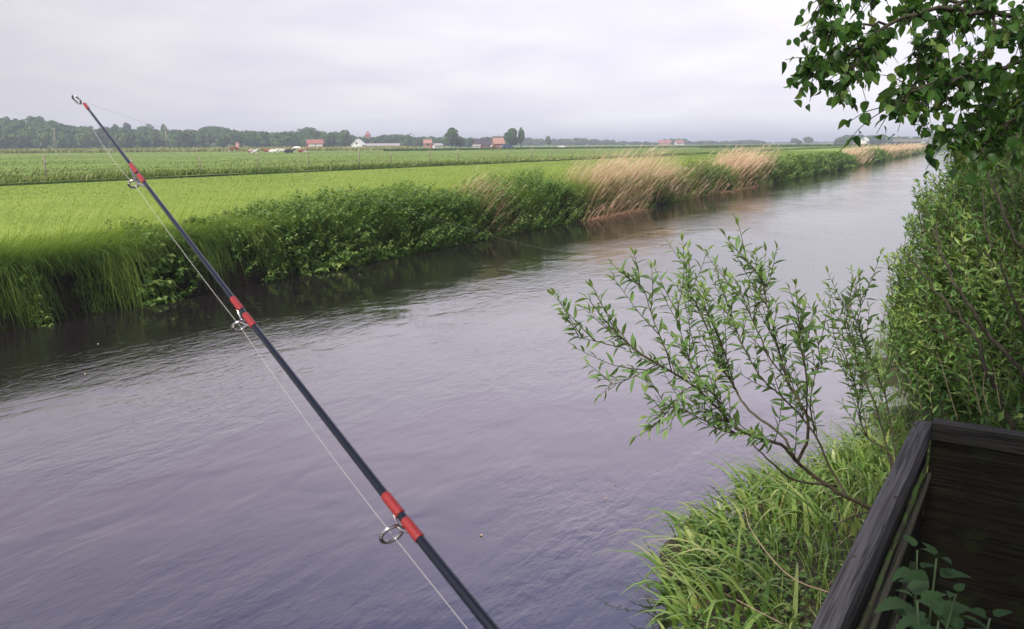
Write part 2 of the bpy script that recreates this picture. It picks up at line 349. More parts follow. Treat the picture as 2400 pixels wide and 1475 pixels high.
u = rng.uniform(3.5, 15, n_); k = rng.beta(1.0, 2.2, n_) * 2.8 + .3; P = W(u, VL + k, 0); P[:, 2] = np.maximum(profL(u, VL + k), np.where(k > 1, ZF - .1, -9)) - .02; ok = in_view(P, 200) & ((k < .9) | (rng.random(n_) < np.interp(k, [.9, 1.6, 3], [.8, .25, .05]))); P, u, k = P[ok], u[ok], k[ok]; n_ = len(u)
cl = patch(u * 3, k * 3); h = rng.uniform(.3, .75, n_) * (.6 + .6 * cl) * np.interp(k, [0, .3, 1.2, 2.6], [.6, 1, .5, .2])
ld = norm(wind[None] * .5 - NV[None] * rng.uniform(-.2, 1.2, (n_, 1)) + rng.normal(0, .6, (n_, 2)))
g = G(); blades(g, P, h, rng.uniform(.006, .013, n_), ld, rng.uniform(.4, 1.1, n_), rng.uniform(.5, 1.25, n_), 5, np.clip(rng.normal(.38, .17, n_) + .35 * (cl - .5) + .28 * (k - .5), 0, 1), .15, .7)
n_ = 15000
u = rng.uniform(3.5, 18, n_); k = rng.uniform(.1, .6, n_); ok = patch(u * 5, k * 2) > rng.uniform(-.1, .7, n_); u, k = u[ok], k[ok]; n_ = len(u); P = W(u, VL + k, 0); P[:, 2] = profL(u, VL + k) - .01; cl = patch(u * 4, k * 3)
blades(g, P, rng.uniform(.15, .55, n_) * (.4 + cl), rng.uniform(.006, .014, n_), norm(-NV[None] + wind[None] * .5 + rng.normal(0, .7, (n_, 2))), rng.uniform(.25, .7, n_), rng.uniform(1.3, 2.1, n_), 5, np.clip(rng.normal(.25, .2, n_) + .4 * (cl - .5), 0, 1), .15, .9)
tag(g.build('arching_grass', M['grass']), 'long arching tufts of grass hanging over the dark bank edge at left', 'grass', kind='stuff')
# (b) young crop sprouting on the field beyond
n_ = 110000
u = loguni(9, 160, n_) - 6; v = rng.uniform(VL + 1.2, vd0 - .1, n_); P = W(u, v, ZF); ok = in_view(P); P, u, v = P[ok], u[ok], v[ok]; d = dist(P)
g = G(); blades(g, P - np.array((0, 0, .01)), rng.uniform(.025, .055, len(u)) * (1 + d * .004), np.maximum(.006, d * .0008), norm(rng.normal(0, 1, (len(u), 2)) + wind), rng.uniform(.2, .9, len(u)), rng.uniform(0, .5, len(u)), 2,
    np.clip(.5 + .5 * (patch(u * .5, v * .5) - .5) + rng.normal(0, .11, len(u)), 0, 1))
tag(g.build('crop_seedlings', M['crop']), 'short bright green young crop covering the near field', 'crop', kind='stuff')
# (c) taller growth on the far side of the ditch and its pale flowering grasses
n_ = 60000
u = loguni(16, 900, n_) - 14; v = vd1 - 1.5 + rng.exponential(.55, n_); P = W(u, v, ZF - .25); ok = in_view(P); P, u, v = P[ok], u[ok], v[ok]; d = dist(P)
g = G(); blades(g, P, rng.uniform(.25, .55, len(u)) * (.5 + .9 * patch(u * .7, 3.)), np.maximum(.01, d * .0009), norm(wind + rng.normal(0, .5, (len(u), 2))), rng.uniform(.1, .7, len(u)), rng.uniform(.1, .6, len(u)), 3, np.clip(rng.normal(.4, .25, len(u)), 0, 1))
tag(g.build('ditch_grass', M['ditch']), 'dark rough grass lining the ditch between the two fields', 'grass', kind='stuff')
n_ = 120000
u = loguni(20, 700, n_) - 16; v = vd1 + .1 + loguni(.5, 260, n_); P = W(u, v, ZF - .02); ok = in_view(P); P, u, v = P[ok], u[ok], v[ok]; d = dist(P)
tt = np.clip(rng.normal(.33, .16, len(u)) + .35 * (patch(u * .1, v * .25) - .5) + (rng.random(len(u)) < np.interp(v - vd1, [0, 10], [.16, .05])) * .5, 0, 1)
g = G(); blades(g, P, rng.uniform(.08, .27, len(u)) * np.interp(v - vd1, [0, 8], [1.5, .9]) * (.6 + .8 * patch(u * .2, v * .3)) * np.interp(d, [40, 120], [1, .45]), np.maximum(.012, d * .0013), norm(wind + rng.normal(0, .5, (len(u), 2))), rng.uniform(.1, .6, len(u)), rng.uniform(.1, .6, len(u)), 2, tt)
tag(g.build('pasture_grass', M['past_t']), 'rough grazed meadow grass with pale seed heads behind the ditch', 'grass', kind='stuff')
# (d) pale flowering fringe at the end of the pasture and darker field edges far away
def strip(name, label, px0, px1, dist0, n, hmin, hmax, tint, spread=8, m_='past_t'):
    px = rng.uniform(px0, px1, n); az = np.array([math.atan2(*ray(x, 340).xy) for x in np.linspace(px0, px1, 60)]); a = np.interp(px, np.linspace(px0, px1, 60), az)
    r = (dist0(px) if callable(dist0) else dist0) + rng.uniform(0, spread, n)
    P = np.stack([r * np.sin(a), r * np.cos(a), ZF + 0 * r], -1)
    g = G(); blades(g, P, rng.uniform(hmin, hmax, n), r * .0012, norm(wind + rng.normal(0, .6, (n, 2))), rng.uniform(0, .4, n), rng.uniform(0, .4, n), 2, np.clip(rng.normal(tint, .15, n), 0, 1))
    tag(g.build(name, M[m_]), label, 'grass', kind='stuff')
strip('flowering_fringe', 'pale flowering grasses along the far left edge of the pasture', -40, 980, 250, 16000, .7, 1.5, .78)
strip('field_edge_grass', 'dark green strip of taller grass crossing the far fields', 900, 1760, lambda x: np.interp(x, [900, 1760], [210, 330]), 9000, .4, .8, .4, 5, 'ditch')
strip('far_field_grass', 'dark grass edge at the far end of the green field', 1640, 2200, lambda x: np.interp(x, [1640, 2200], [260, 420]), 9000, .5, 1.1, .45, 6, 'ditch')

# (e) nettle thickets: stems with paired leaves, dense
def thicket(name, label, ranges, n_stems, hgt, leaf, matname='nettle', tint0=.5, kmin=-.05, kmax=1.5):
    g = G(); pos = []; dr = []; sz = []; tn = []
    for (a, b_), ns, hg in zip(ranges, n_stems, hgt):
        ua, ub = U(a), U(b_)
        u = rng.uniform(ua, ub, ns); k = rng.uniform(kmin, kmax, ns)
        edge = np.minimum((u - ua), (ub - u)) / max(.01, (ub - ua)); edge = np.clip(edge * 6, .55, 1)
        hh_ = hg * rng.uniform(.6, 1.1, ns) * edge * np.interp(k, [0, .5, 1.5], [.85, 1.05, .85]) * (.75 + .5 * patch(u * 1.7, k * 2))
        base = W(u, VL + k); base[:, 2] = profL(u, VL + k)
        ln = wind[None] * rng.uniform(.0, .45, (ns, 1)) - NV[None] * (np.interp(k, [0, 1], [.75, .1]) * rng.uniform(.2, 1, ns))[:, None] + rng.normal(0, .12, (ns, 2))
        for s in np.linspace(.05, 1, 11):
            c = base.copy(); c[:, :2] += ln * (hh_ * s ** 1.5)[:, None]; c[:, 2] += hh_ * (s - .15 * s * s)
            for sgn in (0, 1, 2):
                a_ = rng.uniform(0, 6.28, ns); dd = np.stack([np.cos(a_), np.sin(a_), rng.uniform(-.5, .3, ns)], -1)
                pos.append(c + rng.normal(0, .02, c.shape)); dr.append(dd); sz.append(leaf * (1.15 - .5 * s) * rng.uniform(.7, 1.3, ns) * np.maximum(1, dist(c) * .035))
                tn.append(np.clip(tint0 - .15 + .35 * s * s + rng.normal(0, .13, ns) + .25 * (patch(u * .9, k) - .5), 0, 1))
    pos, dr, sz, tn = map(np.concatenate, (pos, dr, sz, tn))
    up = np.array((0, 0, 1.)) + rng.normal(0, .35, pos.shape)
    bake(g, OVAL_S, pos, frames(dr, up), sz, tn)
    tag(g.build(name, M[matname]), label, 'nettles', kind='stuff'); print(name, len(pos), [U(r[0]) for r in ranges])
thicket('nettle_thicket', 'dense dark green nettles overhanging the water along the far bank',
        [(1380, 1600), (40, 130), (350, 480), (560, 1135), (1150, 1360), (1590, 1720), (1765, 2005), (2030, 2075), (2120, 2260)], [150, 60, 90, 950, 420, 200, 850, 160, 800], [.5, .3, .45, .75, .85, .8, .8, .9, .9], .085)
thicket('dock_plants', 'scattered pale broad leaves low on the grassy far bank at left', [(330, 420), (700, 900)], [40, 90], [.3, .35], .15, 'nettle', .6, -.05, .35)

# (f) straw-coloured reed clumps, each a plant
def reed_clump(px0, px1, n, hmin, hmax, label, flat=0, k0=.0, k1=1.3, tint=.55):
    hmin *= .45; hmax *= .78; tint += .12
    ua, ub = U(px0), U(px1); u = ua + (ub - ua) * rng.beta(1.6, 1.6, n); k = rng.uniform(k0, k1, n)
    base = W(u, VL + k); base[:, 2] = np.maximum(profL(u, VL + k), -.05)
    d_ = dist(base).mean(); g = G()
    nf = int(n * (1 - flat)); h = rng.uniform(hmin, hmax, n) * (.8 + .4 * patch(u * 2, k)); w = np.full(n, max(.007, d_ * .0004)) * rng.uniform(.7, 1.5, n)
    ln = rng.uniform(.4, 1.0, n); dr_ = rng.uniform(0, .12, n)
    ld = norm(wind[None] * 1.0 + rng.normal(0, .16, (n, 2)) - NV[None] * .1)
    h[nf:] *= .5; ln[nf:] = rng.uniform(1.0, 2.6, n - nf); dr_[nf:] = rng.uniform(.5, 1.0, n - nf)
    ld[nf:] = norm(wind[None] * .8 - NV[None] * rng.uniform(0, 1.1, (n - nf, 1)) + rng.normal(0, .35, (n - nf, 2)))
    tn = np.clip(rng.normal(tint, .17, n), 0, 1); tn[nf:] = np.clip(rng.normal(.25, .14, n - nf), 0, 1)
    z = W(np.mean(u), VL + .5, .7)
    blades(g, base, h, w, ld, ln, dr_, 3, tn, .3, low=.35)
    # plumes and hanging dead leaves
    sel = rng.random(n) < .6; sel[nf:] = False; m_ = sel.sum()
    s0 = rng.uniform(.3, .95, m_); b2 = base[sel].copy(); hh_ = h[sel]
    b2[:, :2] += ld[sel] * (hh_ * ln[sel] * s0 ** 1.6)[:, None]; b2[:, 2] += hh_ * s0
    blades(g, b2, hh_ * .3, w[sel] * 1.2, norm(wind[None] + rng.normal(0, .3, (m_, 2))), rng.uniform(.8, 1.8, m_), rng.uniform(.3, 1.0, m_), 2, np.clip(tn[sel] + .1, 0, 1), .1)
    o = g.build('reed_clump', M['reed'], origin=z); tag(o, label, 'reeds', 'dry straw reed clumps on the far bank')
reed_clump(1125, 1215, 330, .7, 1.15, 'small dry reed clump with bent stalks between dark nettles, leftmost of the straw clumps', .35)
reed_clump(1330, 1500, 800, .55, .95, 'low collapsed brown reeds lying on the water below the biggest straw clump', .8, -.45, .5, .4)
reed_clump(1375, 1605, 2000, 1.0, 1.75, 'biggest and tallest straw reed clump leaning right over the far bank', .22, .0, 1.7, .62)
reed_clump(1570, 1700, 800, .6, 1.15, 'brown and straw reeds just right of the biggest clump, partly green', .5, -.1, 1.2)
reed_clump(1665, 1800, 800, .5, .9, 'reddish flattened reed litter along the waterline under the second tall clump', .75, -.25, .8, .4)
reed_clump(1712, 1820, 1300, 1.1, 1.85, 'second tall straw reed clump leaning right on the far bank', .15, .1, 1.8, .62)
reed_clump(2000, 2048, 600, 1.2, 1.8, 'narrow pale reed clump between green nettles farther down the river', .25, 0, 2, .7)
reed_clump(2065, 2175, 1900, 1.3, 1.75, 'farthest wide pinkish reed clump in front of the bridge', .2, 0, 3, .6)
# thin dry grasses standing out above the nettles
n_ = 5000; u = rng.uniform(U(150), U(1700), n_); k = rng.uniform(.5, 2.3, n_); P = W(u, VL + k); P[:, 2] = profL(u, VL + k)
g = G(); blades(g, P, rng.uniform(.35, 1.05, n_), np.maximum(.005, dist(P) * .00035), norm(wind + rng.normal(0, .3, (n_, 2))), rng.uniform(.3, .9, n_), rng.uniform(0, .3, n_), 3, np.clip(rng.normal(.75, .2, n_), 0, 1), .4)
tag(g.build('seeding_grass', M['grass']), 'thin pale seeding grass stems rising above the far bank nettles', 'grass', kind='stuff')

# ------------------------------------------------------------ fence beyond the ditch
M['post'] = mat('weathered_post', (.30, .26, .20), .9, .1, noise=(8, .4))
M['wire'] = mat('fence_wire', (.25, .24, .23), .5, .5, metal=.6)
fence = empty('wire_fence', W(20, vd1 + .9, ZF)); tag(fence, 'weathered wooden post and wire fence running beside the ditch', 'fence')
vfz = vd1 + .9; fl = Vector(fence.location)
tops = []
for i, uu in enumerate(list(np.arange(-4, 60, 4.3)) + list(np.arange(64, 150, 4.6))):
    uu = uu + rng.uniform(-.5, .5); b0 = W(uu, vfz + rng.uniform(-.08, .08), ZF); hgt = rng.uniform(.95, 1.2); ln = rng.normal(0, .03, 2)
    g = G(); tp = b0 + np.array((ln[0], ln[1], hgt)); r = rng.uniform(.028, .045)
    tube(g, [b0 - fl - np.array((0, 0, .2)), b0 - fl + (tp - b0) * .5, tp - fl], [r * 1.05, r, r * .93], 8)
    g.build('post', M['post'], fence); tops.append((b0, tp))
for fr_ in (.42, .7, .93):
    g = G(); pts = []
    for a, b_ in tops: pts.append(a + (b_ - a) * fr_ - fl)
    tube(g, pts, .006, 4); g.build('wire', M['wire'], fence)

# ------------------------------------------------------------ distant woods, trees, hill
def azr(px, r, z=ZF):
    a = math.atan2(*ray(px, 340).xy); return np.array((r * math.sin(a), r * math.cos(a), z))
def px_h(py, px, r):     # height of a point seen at row py at distance r
    d = ray(px, py); return H + d.z / math.hypot(d.x, d.y) * r
def crown(g, c, rx, rz, nf, size, tint=.5, lobes=7):
    """leafy crown: faces scattered through several uneven lobes, gaps between them"""
    L_ = rand_dirs(lobes) * np.array((rx * .6, rx * .6, rz * .55)) * rng.uniform(.5, 1.05, (lobes, 1)); lr = rng.uniform(.38, .62, lobes)
    idx = rng.integers(0, lobes, nf); dd = rand_dirs(nf); rad = rng.uniform(.55, 1, nf) ** .5
    p = c + L_[idx] + dd * (np.array((rx, rx, rz)) * (lr[idx] * rad)[:, None])
    nn = norm(dd + rand_dirs(nf) * .6); t1 = norm(np.cross(nn, rand_dirs(nf))); t2 = np.cross(nn, t1)
    s = size * rng.uniform(.6, 1.3, nf)[:, None]
    V = np.stack([p - t1 * s, p + t2 * s * .7, p + t1 * s, p - t2 * s * .7], 1)
    tt = np.clip(tint + rng.normal(0, .12, nf) + (lr[idx] - .5) * .8 + rng.normal(0, .1, lobes)[idx], 0, 1)
    g.add(V.reshape(-1, 3), np.arange(nf * 4).reshape(-1, 4), np.repeat(tt, 4))
SKX = [-60, 0, 60, 100, 130, 160, 200, 260, 300, 350, 380, 420, 470, 520, 570, 640, 690, 720, 790, 815, 835, 870, 910, 950, 1000, 1040, 1100, 1160, 1190]
SKY = [268, 272, 275, 272, 278, 288, 292, 296, 298, 300, 300, 301, 299, 297, 303, 307, 303, 302, 308, 313, 320, 318, 309, 314, 318, 317, 321, 317, 320]
hx = np.linspace(-200, 1000, 60); g = G()
rows = [(470, 0), (520, .25), (580, .55), (640, .72), (720, .72), (900, .5)]
V = []
for r, f in rows:
    for x in hx:
        top = px_h(np.interp(x, SKX, SKY), x, 640); w_ = np.interp(x, [-200, 760, 960], [1, .9, 0]); V.append(azr(x, r, ZF - .4 + f * (top - ZF) * w_))
i = np.arange(len(rows) - 1)[:, None] * 60 + np.arange(59)[None]
tag(g.add(np.array(V), np.stack([i, i + 1, i + 61, i + 60], -1).reshape(-1, 4)).build('wooded_hill', M['hill']), kind='structure')
g = G(); cnt = 0
for _ in range(520):
    x = rng.uniform(-70, 830); q = rng.random() ** 1.4; r = 470 + 165 * q
    top = px_h(np.interp(x, SKX, SKY) + rng.uniform(0, 4), x, r); base = ZF + np.interp(r, [470, 520, 580, 640], [0, .25, .55, .72]) * (px_h(np.interp(x, SKX, SKY), x, 640) - ZF) - .5
    hgt = min(top - base, rng.uniform(7, 13)); 
    if hgt < 3.5: hgt = 3.5
    hgt *= rng.uniform(.8, 1); rx = hgt * rng.uniform(.38, .55)
    crown(g, azr(x, r, base + hgt * .52), rx, hgt * .5, 420, .75, np.clip(.45 + rng.normal(0, .14), .1, .9), 6)
tag(g.build('woodland', M['wood']), 'dark wooded hillside of leafy trees behind the pasture at left', 'woodland', kind='stuff')
g = G()
for _ in range(150):
    x = rng.uniform(800, 1190); r = rng.uniform(520, 620); top = px_h(np.interp(x, SKX, SKY) + rng.uniform(-1, 7), x, r); hgt = (top - ZF) * rng.uniform(.85, 1.0)
    crown(g, azr(x, r, ZF + hgt * .5), hgt * rng.uniform(.45, .65), hgt * .52, 420, .75, np.clip(.4 + rng.normal(0, .12), .1, .9), 6)
tag(g.build('village_wood', M['wood']), 'band of leafy trees behind the farm buildings in the middle distance', 'woodland', kind='stuff')
def belt(label, xs, ys, r0, r1, n, cat='woodland'):
    g = G()
    for _ in range(n):
        x = rng.uniform(xs[0], xs[-1]); r = rng.uniform(r0, r1); top = px_h(np.interp(x, xs, ys) + rng.uniform(-1, 3), x, r); hgt = max(2.5, (top - ZF))
        crown(g, azr(x, r, ZF + hgt * .5), max(hgt * rng.uniform(.5, .8), 3), hgt * .52, 220, 1.2, np.clip(.4 + rng.normal(0, .12), .1, .9), 6)
    tag(g.build('distant_wood', M['wood']), label, cat, kind='stuff')
belt('low hazy tree line right of the tallest round trees', [1190, 1240, 1290, 1350, 1400, 1440, 1500, 1545], [322, 324, 326, 325, 326, 330, 333, 334], 850, 950, 130)
belt('faint blue tree line right of the red barn on the horizon', [1545, 1570, 1600, 1625, 1640, 1670, 1690, 1720, 1750, 1780, 1800], [328, 324, 325, 334, 331, 331, 333, 330, 328, 329, 335], 900, 1050, 110)
belt('dark blue green wood around the white house near the bridge', [1960, 1975, 2000, 2030, 2060, 2080, 2120, 2150], [333, 319, 316, 318, 316, 320, 321, 322], 700, 800, 90)
belt('tiny faint tree line on the horizon left of the bridge wood', [1800, 1840, 1900, 1960], [335, 334, 334, 332], 1300, 1500, 60)
belt('bluish wood on the horizon seen through the willow at right', [2190, 2230, 2300, 2420], [312, 306, 304, 300], 650, 760, 110)
def tree(px, top, r, wpx, label, tint=.42, lobes=9, group='trees standing apart before the far woods', base=None, nf=1500, stretch=.5):
    b0 = azr(px, r, ZF if base is None else base); tp = px_h(top, px, r); hgt = tp - b0[2]; rx = wpx / F * r / 2
    t = empty('leafy_tree', b0); tag(t, label, 'tree', group)
    g = G(); zt = hgt * .7; tube(g, [(0, 0, -.3), (rx * .04, 0, hgt * .25), (0, rx * .03, zt)], [hgt * .032, hgt * .022, hgt * .008], 7)
    for _ in range(6):
        a = rng.uniform(0, 6.28); z0 = hgt * rng.uniform(.2, .5); tube(g, [(0, 0, z0), (math.cos(a) * rx * .5, math.sin(a) * rx * .5, z0 + hgt * .25)], [hgt * .012, hgt * .004], 5)
    g.build('trunk', M['bark'], t)
    g = G(); crown(g, np.array((0, 0, hgt * .54)), rx * 1.05, hgt * stretch, nf, r * .0011, tint, lobes); g.build('crown', M['wood'], t)
tree(1058, 298, 400, 42, 'large round dark tree standing before the village, left of the red-roofed farm', .35, nf=2200)
tree(1078, 316, 405, 22, 'smaller bushy tree touching the right side of the large round tree', .45)
tree(1198, 298, 400, 36, 'tall dark round tree right of the orange farmhouse, left half of the pair', .33, nf=2200)
tree(1221, 300, 402, 18, 'narrow pointed tree on the right edge of the tall dark pair', .36)
tree(1285, 321, 620, 15, 'small round tree standing on the hazy tree line right of the tall pair', .38)
tree(1861, 323, 900, 17, 'small round tree on the horizon, left of two near the far field', .4)
tree(1893, 321, 880, 22, 'small round tree on the horizon, right of two near the far field', .4)
tree(1873, 330, 700, 12, 'dark low bush between the two small round horizon trees', .2)
tree(1964, 325, 800, 15, 'small tree at the left end of the wood by the bridge', .35)
tree(808, 306, 460, 40, 'broad yellowish green tree just left of the white gabled house', .6, nf=2000)
for px, tp, w_, lb in ((276, 291, 12, 'tiny round tree on the grassy hill crest right of the rod tip'), (302, 289, 18, 'small domed tree on the hill crest above the rod'), (345, 291, 34, 'low wide tree group on the hill crest left of the utility pole'), (386, 291, 11, 'tiny tree on the hill crest behind the utility pole'), (497, 295, 70, 'wide low tree group crowning the wooded hill'), (95, 271, 26, 'dark tree top crowning the high left end of the wooded hill'), (725, 297, 30, 'dark dome-shaped tree on the skyline above the red barn')):
    bz = ZF + .66 * (px_h(np.interp(px, SKX, SKY), px, 640) - ZF); tree(px, tp, 640, w_, lb, .3, base=bz, group='trees on the hill crest', nf=900)

# ------------------------------------------------------------ farm buildings
def hm(name, c, rough=.8): return mat(name, c, rough, .2, noise=(1.2, .15))
M['wh'] = hm('white_wall', (.75, .74, .72)); M['brick'] = hm('brick_wall', (.34, .17, .13)); M['redroof'] = hm('red_tile_roof', (.34, .14, .12)); M['darkroof'] = hm('dark_roof', (.07, .06, .07))
M['greyroof'] = hm('grey_roof', (.36, .33, .33)); M['redpaint'] = hm('red_paint', (.42, .05, .05)); M['win'] = mat('window_glass', (.04, .05, .07), .15, .6); M['orange'] = hm('orange_tiles', (.42, .22, .17)); M['pink'] = hm('pale_red_wall', (.50, .26, .22))
def house(name, px, r, w, dp, hw, hr, wall, roof, rz, label, cat, wins=3, door=True, chimney=True, gable_win=True):
    b0 = azr(px, r, ZF); t = empty(name, b0, rz); tag(t, label, cat)
    g = G(); x, y = w / 2, dp / 2
    V = [(-x, -y, -.3), (x, -y, -.3), (x, y, -.3), (-x, y, -.3), (-x, -y, hw), (x, -y, hw), (x, y, hw), (-x, y, hw), (-x, 0, hw + hr), (x, 0, hw + hr)]
    g.add(V, [(0, 1, 5, 4), (2, 3, 7, 6), (0, 4, 7, 3), (1, 2, 6, 5)]); g.add(V, [(4, 8, 7), (5, 6, 9)]); g.build('wall', M[wall], t, smooth=False)
    g = G(); o_ = .35; th = .18; sl = hr / y
    for s in (-1, 1):
        e0 = (-x - o_, s * (y + o_), hw - o_ * sl + .05); V = [(-x - o_, s * (y + o_), hw - o_ * sl + .04), (x + o_, s * (y + o_), hw - o_ * sl + .04), (x + o_, 0, hw + hr + .04), (-x - o_, 0, hw + hr + .04)]
        V += [(a, b_, c + th) for a, b_, c in V]; g.add(V, [(0, 1, 2, 3), (4, 7, 6, 5), (0, 4, 5, 1), (0, 3, 7, 4), (1, 5, 6, 2)])
    rf = g.build('roof', M[roof], t, smooth=False)
    if chimney:
        g = G(); box(g, (-.35 + x * .4, -.3, hw + hr - .6), (.35 + x * .4, .3, hw + hr + .9)); g.build('chimney', M['brick'], rf, smooth=False)
    for i in range(wins):
        xc = -x + (i + .5) * w / wins; g = G(); box(g, (xc - .5, -y - .06, 1.0), (xc + .5, -y + .02, min(2.2, hw - .2))); g.build('window', M['win'], t, smooth=False)
    if door:
        g = G(); box(g, (-x + w / wins - .45 if wins else -.5, -y - .05, 0), (-x + w / wins + .45 if wins else .5, -y + .02, 2.0)); g.build('door', M['redpaint'], t, smooth=False)
    if gable_win:
        for s in (-1, 1):
            g = G(); box(g, (s * x - .04, -.5, hw + .2), (s * x + .05, .5, hw + 1.2)); g.build('window', M['win'], t, smooth=False)
    return t
def face(px): return -math.atan2(*ray(px, 340).xy)
t = house('barn', 738, 420, 7.6, 5, 2.6, 1.7, 'redpaint', 'redroof', face(738) + .12, 'red barn with white panelled front before the woods', 'barn', 0, False, False, False)
for i in range(2):
    g = G(); x0 = -3.5 + i * 3.6; box(g, (x0 + .1, -2.6, 1.1), (x0 + 3.2, -2.48, 2.4)); g.build('wall_panel', M['wh'], t, smooth=False)
house('farmhouse', 840, 420, 5.5, 5.5, 1.8, 2.6, 'wh', 'wh', face(840) + 1.25, 'small white house with steep gable beside the long low shed', 'house', 2)
house('long_shed', 893, 424, 18, 6, 1.2, 1.0, 'pink', 'greyroof', face(893) + .05, 'long low shed with pale grey roof right of the white gable', 'shed', 6, False, False, False)
house('orange_house', 1002, 430, 3.8, 5, 2.4, 1.6, 'orange', 'orange', face(1002) + .1, 'small orange brick house half hidden left of the large round tree', 'house', 1)
house('white_outbuilding', 1026, 425, 4.5, 3, 1.2, .9, 'wh', 'greyroof', face(1026) + .4, 'tiny white outbuilding at the foot of the large round tree', 'shed', 2, False, False)
house('dark_barn', 1130, 410, 7.5, 6, 1.4, 2.5, 'brick', 'darkroof', face(1130) + .35, 'farm barn with a steep dark roof left of the orange farmhouse', 'barn', 3, True, False)
house('white_lean_to', 1117, 402, 3.5, 2, .9, .4, 'wh', 'greyroof', face(1117), 'low white lean-to in front of the dark-roofed barn', 'shed', 1, False, False, False)
house('brick_farmhouse', 1167, 415, 5.2, 6, 2.0, 2.6, 'orange', 'orange', face(1167) + .25, 'orange brick farmhouse with red tiled roof left of the tall dark trees', 'house', 3)
house('red_barn', 1557, 880, 13, 8, 2.2, 2.6, 'pink', 'redroof', face(1557), 'faint red-roofed barn on the far horizon, left of two red roofs', 'barn', 4)
house('red_house', 1592, 870, 8, 7, 2.0, 2.4, 'wh', 'redroof', face(1592) + .3, 'faint red-roofed white house on the far horizon, right of two red roofs', 'house', 3)
house('white_house', 2026, 640, 4.5, 4.5, 2.6, 2.2, 'wh', 'wh', face(2026) + 1.2, 'bright white house shining in front of the wood near the bridge', 'house', 2)
# church spire
t = empty('church', azr(863, 560, ZF)); tag(t, 'church with a thin red spire rising above the trees behind the farm', 'church')
th = px_h(306, 863, 560) - ZF; tw = px_h(318, 863, 560) - ZF
g = G(); box(g, (-1.6, -1.6, 0), (1.6, 1.6, tw)); g.build('tower', M['brick'], t, smooth=False)
g = G(); V = [(-1.9, -1.9, tw), (1.9, -1.9, tw), (1.9, 1.9, tw), (-1.9, 1.9, tw), (0, 0, th)]; g.add(V, [(0, 1, 4), (1, 2, 4), (2, 3, 4), (3, 0, 4)]); g.add(V, [(0, 3, 2, 1)]); g.build('spire', M['redroof'], t, smooth=False)
# brick silo
t = empty('silo', azr(557, 430, ZF)); tag(t, 'narrow rusty brown silo standing against the wooded hill', 'silo'); g = G(); tube(g, [(0, 0, -.2), (0, 0, 2.8)], .9, 14); g.build('body', M['pink'], t)
g = G(); tube(g, [(0, 0, 2.8), (0, 0, 3.3), (0, 0, 3.6)], [.95, .6, .1], 14); g.build('dome', M['brick'], t)
# utility poles
def pole(px, top, r, label, strut):
    t = empty('utility_pole', azr(px, r, ZF)); tag(t, label, 'utility pole'); hp = px_h(top, px, r) - ZF
    g = G(); tube(g, [(0, 0, -.3), (0, 0, hp)], [.2, .12], 8); g.build('mast', M['post'], t)
    g = G(); tube(g, [(-.9, 0, hp - .5), (.9, 0, hp - .5)], .07, 6); g.build('crossarm', M['post'], t)
    for s in (-.8, 0, .8):
        g = G(); tube(g, [(s, 0, hp - .45), (s, 0, hp - .15)], .05, 6); g.build('insulator', M['wh'], t)
    g = G(); tube(g, [(strut, 0, -.3), (.05 * np.sign(strut), 0, hp * .72)], [.17, .1], 8); g.build('strut', M['post'], t)
pole(390, 293, 400, 'tall pale utility pole with a leaning strut before the wooded hill', 2.9)
pole(131, 300, 400, 'thin dark utility pole at far left before the wooded hill', -1.9)
# road bridge over the river
ub = 390; t = empty('road_bridge', W(ub, VL - 5, 0), -A); tag(t, 'low concrete road bridge crossing the river in the far distance', 'bridge')
M['conc'] = mat('concrete', (.24, .23, .24), .9, .1, noise=(1, .2))
zb = px_h(326, 2130, 385)
g = G(); box(g, (-27, -4, zb - 1.1), (60, 4, zb)); g.build('deck', M['conc'], t, smooth=False)
g = G(); box(g, (-27, -4.1, zb + .8), (60, -4.0, zb + .95))
for x in np.arange(-26.5, 60, 2): box(g, (x, -4.09, zb), (x + .1, -4.01, zb + .8))
g.build('railing', M['wire'], t, smooth=False)
for x in (-14, -7.2, 6, 14):
    g = G(); box(g, (x - .4, -3.4, -1), (x + .4, 3.4, zb - 1.102)); g.build('pier', M['conc'], t, smooth=False)
# parked vehicle by the farm
t = empty('parked_car', azr(1190, 300, ZF), face(1190) + .2); tag(t, 'small dark blue estate car parked on the pasture edge before the farm', 'car')
M['blue'] = mat('blue_paint', (.06, .08, .22), .3, .5); M['tyre'] = mat('tyre_rubber', (.02, .02, .02), .9)
prof = [(-2.1, .35), (-2.1, .85), (-1.95, 1.0), (-1.75, 1.42), (.35, 1.42), (1.0, .98), (1.95, .85), (2.1, .6), (2.1, .35)]
g = G(); V = [(x, s, z) for s in (-.8, .8) for x, z in prof]; n9 = len(prof); g.add(V, [(i, i + 1, i + 1 + n9, i + n9) for i in range(n9 - 1)] + [(n9 - 1, 0, n9, 2 * n9 - 1)]); g.F.append(np.array([list(range(n9))[::-1]])); g.F.append(np.array([list(range(n9, 2 * n9))])); g.build('body', M['blue'], t, smooth=False)
for s in (-1, 1):
    g = G(); y_ = .81 * s; g.add([(-1.6, y_, 1.0), (.75, y_, 1.0), (.3, y_, 1.33), (-1.5, y_, 1.33)], [(0, 1, 2, 3)]); g.build('side_window', M['win'], t, smooth=False)
    for x in (-1.3, 1.3):
        g = G(); tube(g, [(x, s * .65, .33), (x, s * .85, .33)], .33, 14); g.build('wheel', M['tyre'], t)

